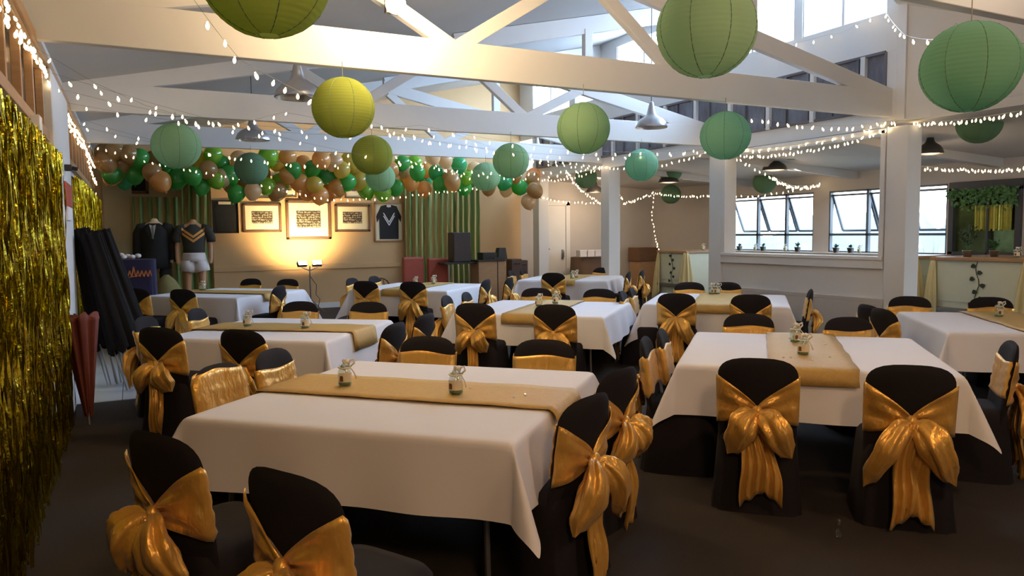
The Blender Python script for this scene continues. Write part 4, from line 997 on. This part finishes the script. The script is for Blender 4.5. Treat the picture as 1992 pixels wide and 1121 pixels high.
def mannequin(u_,v_,y,H,lab,kind,rz):
    c=at_y(u_,v_,y); sc_=1.14; z0=c.z-1.53*sc_
    t=empty('mannequin',(c.x,y,z0),rz); t.scale=(sc_,)*3; tag(t,lab,'mannequin')
    V=[(0,0,.95),(0,0,1.12),(0,0,1.30),(0,0,1.40),(0,0,1.47),(0,0,1.53),
       (-.19,0,1.37),(-.25,.02,1.10),(-.25,-.04,.88),(-.24,-.07,.80),
       (.19,0,1.37),(.25,.02,1.10),(.25,-.04,.88),(.24,-.07,.80),
       (-.10,0,.86),(-.11,0,.48),(-.11,.02,.08),(.10,0,.86),(.11,0,.48),(.11,.02,.08)]
    Ed=[(0,1),(1,2),(2,3),(3,4),(4,5),(3,6),(6,7),(7,8),(8,9),(3,10),(10,11),(11,12),(12,13),(0,14),(14,15),(15,16),(0,17),(17,18),(18,19)]
    Rr=[(.14,.10),(.13,.09),(.15,.10),(.09,.08),.055,.055,.06,.043,.033,.028,.06,.043,.033,.028,.085,.055,.04,.085,.055,.04]
    skinbody('body',V,Ed,Rr,MT['skin'] if kind=='jersey' else MT['skin_pale'],t)
    def ring(m,z,a,b,cy=0,n=28,fx=0):
        for k in range(n):
            an=2*PI*k/n; m.v.append((a*cos(an)+fx,cy+b*sin(an),z))
    def loft(rings,nme,mt,par,n=28,extra=None,sol=.006):
        m=MB()
        for r in rings: ring(m,*r[:3],*(r[3:4] or (0,)),n=n,fx=(r[4] if len(r)>4 else 0))
        for i in range(len(rings)-1):
            for k in range(n): k2=(k+1)%n; m.f.append((i*n+k,i*n+k2,(i+1)*n+k2,(i+1)*n+k))
        if extra: extra(m)
        return m.obj(nme,mt,par,smooth=True,solid=sol)
    def sleeve(sd,zend,r0_,r1_,ye):
        def ex(m):
            m.tube([(sd*.12,0,1.385),(sd*.20,0,1.365),(sd*.245,.01,1.27),(sd*.26+sd*.0,.015,(1.27+zend)/2+.0),(sd*.262,ye,zend)],[r0_*.9,r0_,r0_*.95,(r0_+r1_)/2,r1_],14,cap=False)
        return ex
    if kind=='jersey':
        def ex(m): sleeve(-1,1.16,.075,.068,.02)(m); sleeve(1,1.16,.075,.068,.02)(m)
        loft([(.93,.165,.125),(1.05,.155,.115),(1.2,.175,.125),(1.32,.19,.125),(1.38,.16,.105),(1.42,.10,.085),(1.44,.075,.075)],'jersey',chevron_mat(),t,extra=ex)
        for sd in (-1,1): pass
        def legs(m):
            for sd in (-1,1):
                b=len(m.v); rings=[(.86,.105,.13),(.78,.118,.135),(.68,.135,.14)]; n=24
                for z,a,bb in rings:
                    for k in range(n):
                        an=2*PI*k/n; q=1+.035*sin(an*9)*(.95-z)*4; m.v.append((sd*.095+a*cos(an)*q,bb*sin(an)*q,z+ (0.02*sd*cos(an) if z<.7 else 0)))
                for i in range(2):
                    for k in range(n): k2=(k+1)%n; m.f.append((b+i*n+k,b+i*n+k2,b+(i+1)*n+k2,b+(i+1)*n+k))
        loft([(.84,.19,.135),(.9,.178,.13),(.96,.168,.128),(.985,.16,.124)],'shorts',MT['whitecloth'],t,extra=legs)
    else:
        def ex(m): sleeve(-1,.84,.085,.062,-.05)(m); sleeve(1,.84,.085,.062,-.05)(m)
        j=loft([(.72,.235,.16),(.9,.215,.15),(1.05,.20,.14),(1.2,.215,.145),(1.32,.225,.14),(1.39,.18,.115),(1.44,.10,.09)],'jacket',MT['suit'],t,extra=ex)
        MB().add([(-.05,-.152,1.42),(.05,-.152,1.42),(0,-.16,1.18),(0,-.145,1.40)],[(0,3,2),(3,1,2)]).obj('shirt_front',MT['whitecloth'],j,solid=.01)
        MB().bar((0,-.168,1.40),(0,-.172,1.2),.03,.008,Vector((0,1,0))).obj('tie',mat('grey_tie',(.18,.2,.17),.6),j)
        for sd in (-1,1):
            MB().add([(sd*.05,-.155,1.43),(sd*.11,-.15,1.34),(sd*.012,-.172,1.12),(sd*.02,-.168,1.2)],[(0,1,2,3)]).obj('lapel',MT['suit'],j,solid=.008)
            MB().tube([(sd*.14,0,.80),(sd*.12,0,.1)],[.10,.075],14).obj('trouser_leg',MT['suit'],t,smooth=True)
    if z0>.02: MB().box(-.35,.35,-.28,.28,-z0/sc_,0).obj('plinth',MT['wood2'],t,bevel=.01)
    return t
mannequin(300,424,15.2,1.5,'headless mannequin in a black suit jacket with grey tie before the short striped curtain','suit',R(-12))
mannequin(375,426,15.0,1.5,'headless mannequin in black jersey with gold chevrons and white shorts','jersey',R(-6))
# ------------------------------------------------------------------ bar side
def bar_table(x0,x1,y0,y1,zt,lab):
    t=empty('bar_counter',((x0+x1)/2,(y0+y1)/2,0)); tag(t,lab,'bar counter','draped bar counters')
    w,h=(x1-x0)/2,(y1-y0)/2
    MB().box(-w,w,-h,h,.0,zt-.05).obj('body',MT['cream'],t,bevel=.006)
    MB().box(-w-.05,w+.05,-h-.05,h+.05,zt-.05,zt).obj('top',MT['wood2'],t,bevel=.006)
    MB().box(-w-.012,-w,-h+.06,h-.06,.55,zt-.08).obj('front_panel',MT['cream'],t,bevel=.003)
    # drapes on the corner facing the hall
    def dr_(cx,cy,nme,aw,an0,an1):
        m=MB()
        def fn(u_,v_):
            an=an0+(an1-an0)*u_; L=(zt-.0)*(.98-.35*abs(u_-.5)); rr=.03+.10*v_**.7*(1+.35*sin(u_*22))
            return (cx+rr*cos(an)*aw,cy+rr*sin(an)*aw,zt+.006-L*v_)
        m.grid(fn,26,12); m.obj('drape',MT['drape'],t,smooth=True,solid=.004)
    dr_(-w,-h,'a',1.3,PI*.8,PI*1.7); dr_(-w,h,'b',1.1,PI*.5,PI*1.3)
    # vine with leaves on the front panel
    m=MB(); rnd=random.Random(int(x0*10+y0)); xs=-w-.02
    m.tube([(xs,.03*sin(i*1.3),zt-.05-.09*i) for i in range(9)],.004,5)
    for i in range(8):
        z=zt-.12-.095*i; yy=.03*sin(i*1.3)+(-1)**i*.06; a=rnd.uniform(-.6,.6); L=.07
        q=[(xs-.006,yy+L*cos(a+k)*(.9 if j%2 else .55)*.8,z+L*sin(a+k)*.5) for j,k in enumerate([0,1.05,2.1,3.14,4.2,5.2])]
        m.add(q,[(0,1,2,3,4,5)])
    m.obj('leaf_vine',MT['darkleaf'],t,solid=.003)
    MB().box(-w-.1,-w,-h,h,.40,.46).obj('foot_shelf',MT['steel'],t)
bar_table(11.0,12.2,13.15,14.1,1.21,'cream draped bar counter with a leaf vine, left of the serving hatch wall')
bar_table(11.0,12.4,6.0,7.35,1.22,'cream draped bar counter with a leaf vine at the right edge')
bar_table(11.1,11.9,7.75,8.4,1.22,'narrow cream bar counter just right of the broad white post')
t=empty('bar_stool',(10.75,7.75,0)); tag(t,'wooden bar stool right of the broad white post','stool')
MB().lathe([(.001,.72),(.16,.72),(.17,.75),(.001,.77)],18).obj('seat',MT['wood2'],t,smooth=True)
for sx in (-1,1):
    for sy in (-1,1): MB().tube([(sx*.09,sy*.09,.72),(sx*.16,sy*.16,0)],.014).obj('leg',MT['wood'],t)
# dark mirror-backed bar opening
y0,y1=7.2,8.42; f_=MB()
for (a,b,c_,d_) in ((y0,y1,2.28,2.46),(y0,y1,1.18,1.24),(y0,y0+.09,1.2,2.35),(y1-.09,y1,1.2,2.35),(7.72,7.76,1.2,2.3)): f_.box(XR-.06,XR+.12,a,b,c_,d_)
o=struct(f_.obj('window_22',mat('dark_frame',(.045,.05,.065),.4,var=.05),bevel=.004))
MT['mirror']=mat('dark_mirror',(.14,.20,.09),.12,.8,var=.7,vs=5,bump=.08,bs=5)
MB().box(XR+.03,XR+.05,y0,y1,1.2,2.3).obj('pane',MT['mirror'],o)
rnd=random.Random(77); lf=MB()  # added leaf shapes standing in for plants reflected in the pane
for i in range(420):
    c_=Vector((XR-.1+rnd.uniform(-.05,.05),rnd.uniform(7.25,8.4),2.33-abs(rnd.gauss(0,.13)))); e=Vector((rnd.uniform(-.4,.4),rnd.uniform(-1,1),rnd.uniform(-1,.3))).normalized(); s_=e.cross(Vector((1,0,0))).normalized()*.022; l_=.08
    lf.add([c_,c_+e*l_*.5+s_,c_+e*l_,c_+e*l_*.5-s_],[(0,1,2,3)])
o=lf.obj('leaf_reflection',mat('reflection_green',(.07,.20,.06),.6,var=.4,vs=20),solid=.001); tag(o,'leaves standing in for reflections along the top of the dark bar opening at right','reflection stand-in')
m=MB(); m.grid(lambda u_,v_:(XR-.03+.012*sin(u_*90)+.008*sin(u_*37),7.35+.62*u_,1.62+.42*v_+.02*sin(u_*50)*(1-v_)),90,4)  # added gold patch standing in for a curtain reflected in the pane
o=m.obj('gold_reflection',mat('shimmer',(.42,.40,.08),.3,.6,var=.3,vs=12)); tag(o,'green gold tinsel standing in for a curtain reflection in the dark bar opening at right','fringe')
def plant(x,y,z,h,lab,m_,seed,n=26):
    t=empty('potted_plant',(x,y,z)); tag(t,lab,'plant'); rnd=random.Random(seed)
    MB().lathe([(.001,0),(.05,0),(.07,.09),(.075,.1),(.06,.1),(.001,.09)],16).obj('pot',MT['steel'],t,smooth=True)
    st=MB(); lf=MB()
    for i in range(n):
        a=rnd.uniform(0,6.28); tilt=rnd.uniform(.05,.55); L=h*rnd.uniform(.5,1); d=Vector((cos(a)*sin(tilt),sin(a)*sin(tilt),cos(tilt))); q=Vector((0,0,.08))+d*L
        if i<8: st.tube([(0,0,.08),q*.6+Vector((0,0,.03)),q],.004,4)
        for k in range(3):
            c_=Vector((0,0,.08))+d*L*rnd.uniform(.45,1); e=Vector((rnd.uniform(-1,1),rnd.uniform(-1,1),rnd.uniform(-.3,.8))).normalized(); s_=e.cross(Vector((0,0,1))).normalized()*.02; l_=.07*rnd.uniform(.7,1.3)
            lf.add([c_,c_+e*l_*.5+s_,c_+e*l_,c_+e*l_*.5-s_],[(0,1,2,3)])
    st.obj('stem',MT['green'],t); lf.obj('foliage',m_,t,solid=.001)
plant(11.25,7.0,1.22,.42,'tall dark leafy plant on the bar counter at the right edge',MT['darkleaf'],1,34)
plant(11.9,6.3,1.22,.16,'low green plant on the bar counter at the right edge',MT['green'],2,40)
plant(11.5,6.75,1.22,.2,'small bushy plant between the glasses on the right bar counter',MT['green'],5,24)
for (x,y,z,w) in ((11.35,6.35,1.22,'left glass jar on the bar counter at the right edge'),(11.55,6.2,1.22,'right glass jar on the bar counter at the right edge'),(11.6,13.3,1.21,'glass jar on the bar counter left of the hatch wall'),(12.9,13.0,1.185,'glass jar on the far window sill, leftmost'),(12.9,12.1,1.185,'glass jar on the far window sill, middle'),(12.9,10.2,1.185,'glass jar on the far window sill under the second window group'),(12.9,9.65,1.185,'glass jar on the far window sill, rightmost')):
    o=jar(x,y,z,R(-40),w); o['group']='glass jars by the bar'
for i,(y,w) in enumerate(((13.5,'leftmost'),(12.75,'second from the left'),(11.75,'third from the left'),(10.75,'fourth from the left'),(10.4,'right of the window post'))):
    plant(12.9,y,1.185,.07 if i!=2 else .13,'tiny plant pot on the far window sill, '+w,MT['darkleaf'],20+i,10)
# ------------------------------------------------------------------ outside
struct(MB().box(13.2,140,-60,120,-1.6,-1.5).obj('ground_outside',MT['concrete']))
def tree(x,y,z,r,seed,lab,grp,m_=None):
    rnd=random.Random(seed); t=empty('tree',(x,y,z)); tag(t,lab,'tree',grp)
    m=MB()
    for i in range(16):
        a=rnd.uniform(0,6.28); q=rnd.uniform(0,.75)*r; m.sphere((q*cos(a),q*sin(a),r*.9+rnd.uniform(-.3,.5)*r),r*rnd.uniform(.3,.5),9,7)
    for i,vv in enumerate(m.v):
        n3=noise.noise(Vector(vv)*(3/r)); m.v[i]=(vv[0]*(1+.12*n3),vv[1]*(1+.12*n3),vv[2]*(1+.12*n3))
    m.obj('crown',m_ or MT['hill'],t,smooth=True); MB().tube([(0,0,0),(0,0,r*.8)],r*.06,8).obj('trunk',MT['wood'],t)
rid=MB()
def rf(u_,v_):
    an=R(22)+R(46)*u_; d=90; h=2.2+4.2*abs(noise.noise(Vector((u_*5,.3,0))))+1.6*noise.noise(Vector((u_*26,1.3,0)))+.5*noise.noise(Vector((u_*90,2.3,0)))
    return (d*sin(an)+14*v_*sin(an),d*cos(an)+14*v_*cos(an),-1.5+h*min(1,v_*2)*1.6)
rid.grid(rf,160,5); struct(rid.obj('distant_hills',MT['hill'],smooth=True))
m=MB(); rnd=random.Random(9)
for i in range(90):
    y=rnd.uniform(8.5,10.2); x=13.8+rnd.uniform(0,.6); L=rnd.uniform(1.7,3.1); dx=rnd.uniform(-.35,.35); dy=rnd.uniform(-.45,.45)
    b_=Vector((x,y,-1.5)); m.add([b_-Vector((0,.02,0)),b_+Vector((0,.02,0)),b_+Vector((dx*.5,dy*.5+.015,L*.75)),b_+Vector((dx,dy,L)),b_+Vector((dx*.5,dy*.5-.015,L*.75))],[(0,1,2,3,4)])
o=m.obj('reed_clump',MT['reed']); tag(o,'clump of tall pale green reeds outside the window right of the broad post','reeds')
o['kind']='stuff'
# ------------------------------------------------------------------ light
wd=bpy.data.worlds.new('world'); sc.world=wd; wd.use_nodes=True; nt=wd.node_tree; bg=nt.nodes['Background']
bg.inputs[0].default_value=(.66,.82,1,1); bg.inputs[1].default_value=7
# daylight portals at the openings
def portal(loc,tgt,sx,sy):
    light('AREA','portal',loc,1,(1,1,1),sx,tgt,sy=sy,portal=True)
light('AREA','clerestory_daylight',(XP+.75,11.5,5.15),950,(.50,.70,1),10.2,(4.5,11.5,1.5),sy=1.3)
portal((XR+.9,11.2,1.8),(0,11.2,1.8),5.6,1.5)
# added warm fills for unseen hall lamps, without fixtures, behind and above the camera
light('AREA','hall_fill',(.3,-1.2,3.3),34,(1,.62,.32),.5,(1.0,3.2,.6))
light('AREA','hall_fill',(3.6,-.2,3.6),28,(1,.62,.32),.5,(3.8,4.0,.5))
light('AREA','hall_fill',(5.0,2.6,4.2),14,(1,.80,.62),.6,(5.5,8,.6))
light('AREA','cool_fill_behind',(7.5,-4.6,2.2),22,(.72,.84,1),3.5,(5.5,8,3.2),sy=2.2)
light('AREA','bar_lamp',(11.6,10.5,2.7),14,(.95,.95,1),.8,(11.0,10,0))
light('AREA','back_lamp',(10.2,15.2,2.8),16,(1,.75,.5),.5,(9.9,17,1.4))
sc.view_settings.view_transform='Standard'; sc.view_settings.look='None'; sc.view_settings.exposure=.55; sc.view_settings.gamma=1
try: sc.view_settings.use_curve_mapping=False
except Exception: pass
sc.cycles.use_denoising=True
sc.cycles.max_bounces=8; sc.cycles.diffuse_bounces=4; sc.cycles.glossy_bounces=3; sc.cycles.transparent_max_bounces=16; sc.cycles.transmission_bounces=4
sc.cycles.sample_clamp_indirect=6; sc.cycles.caustics_reflective=False; sc.cycles.caustics_refractive=False
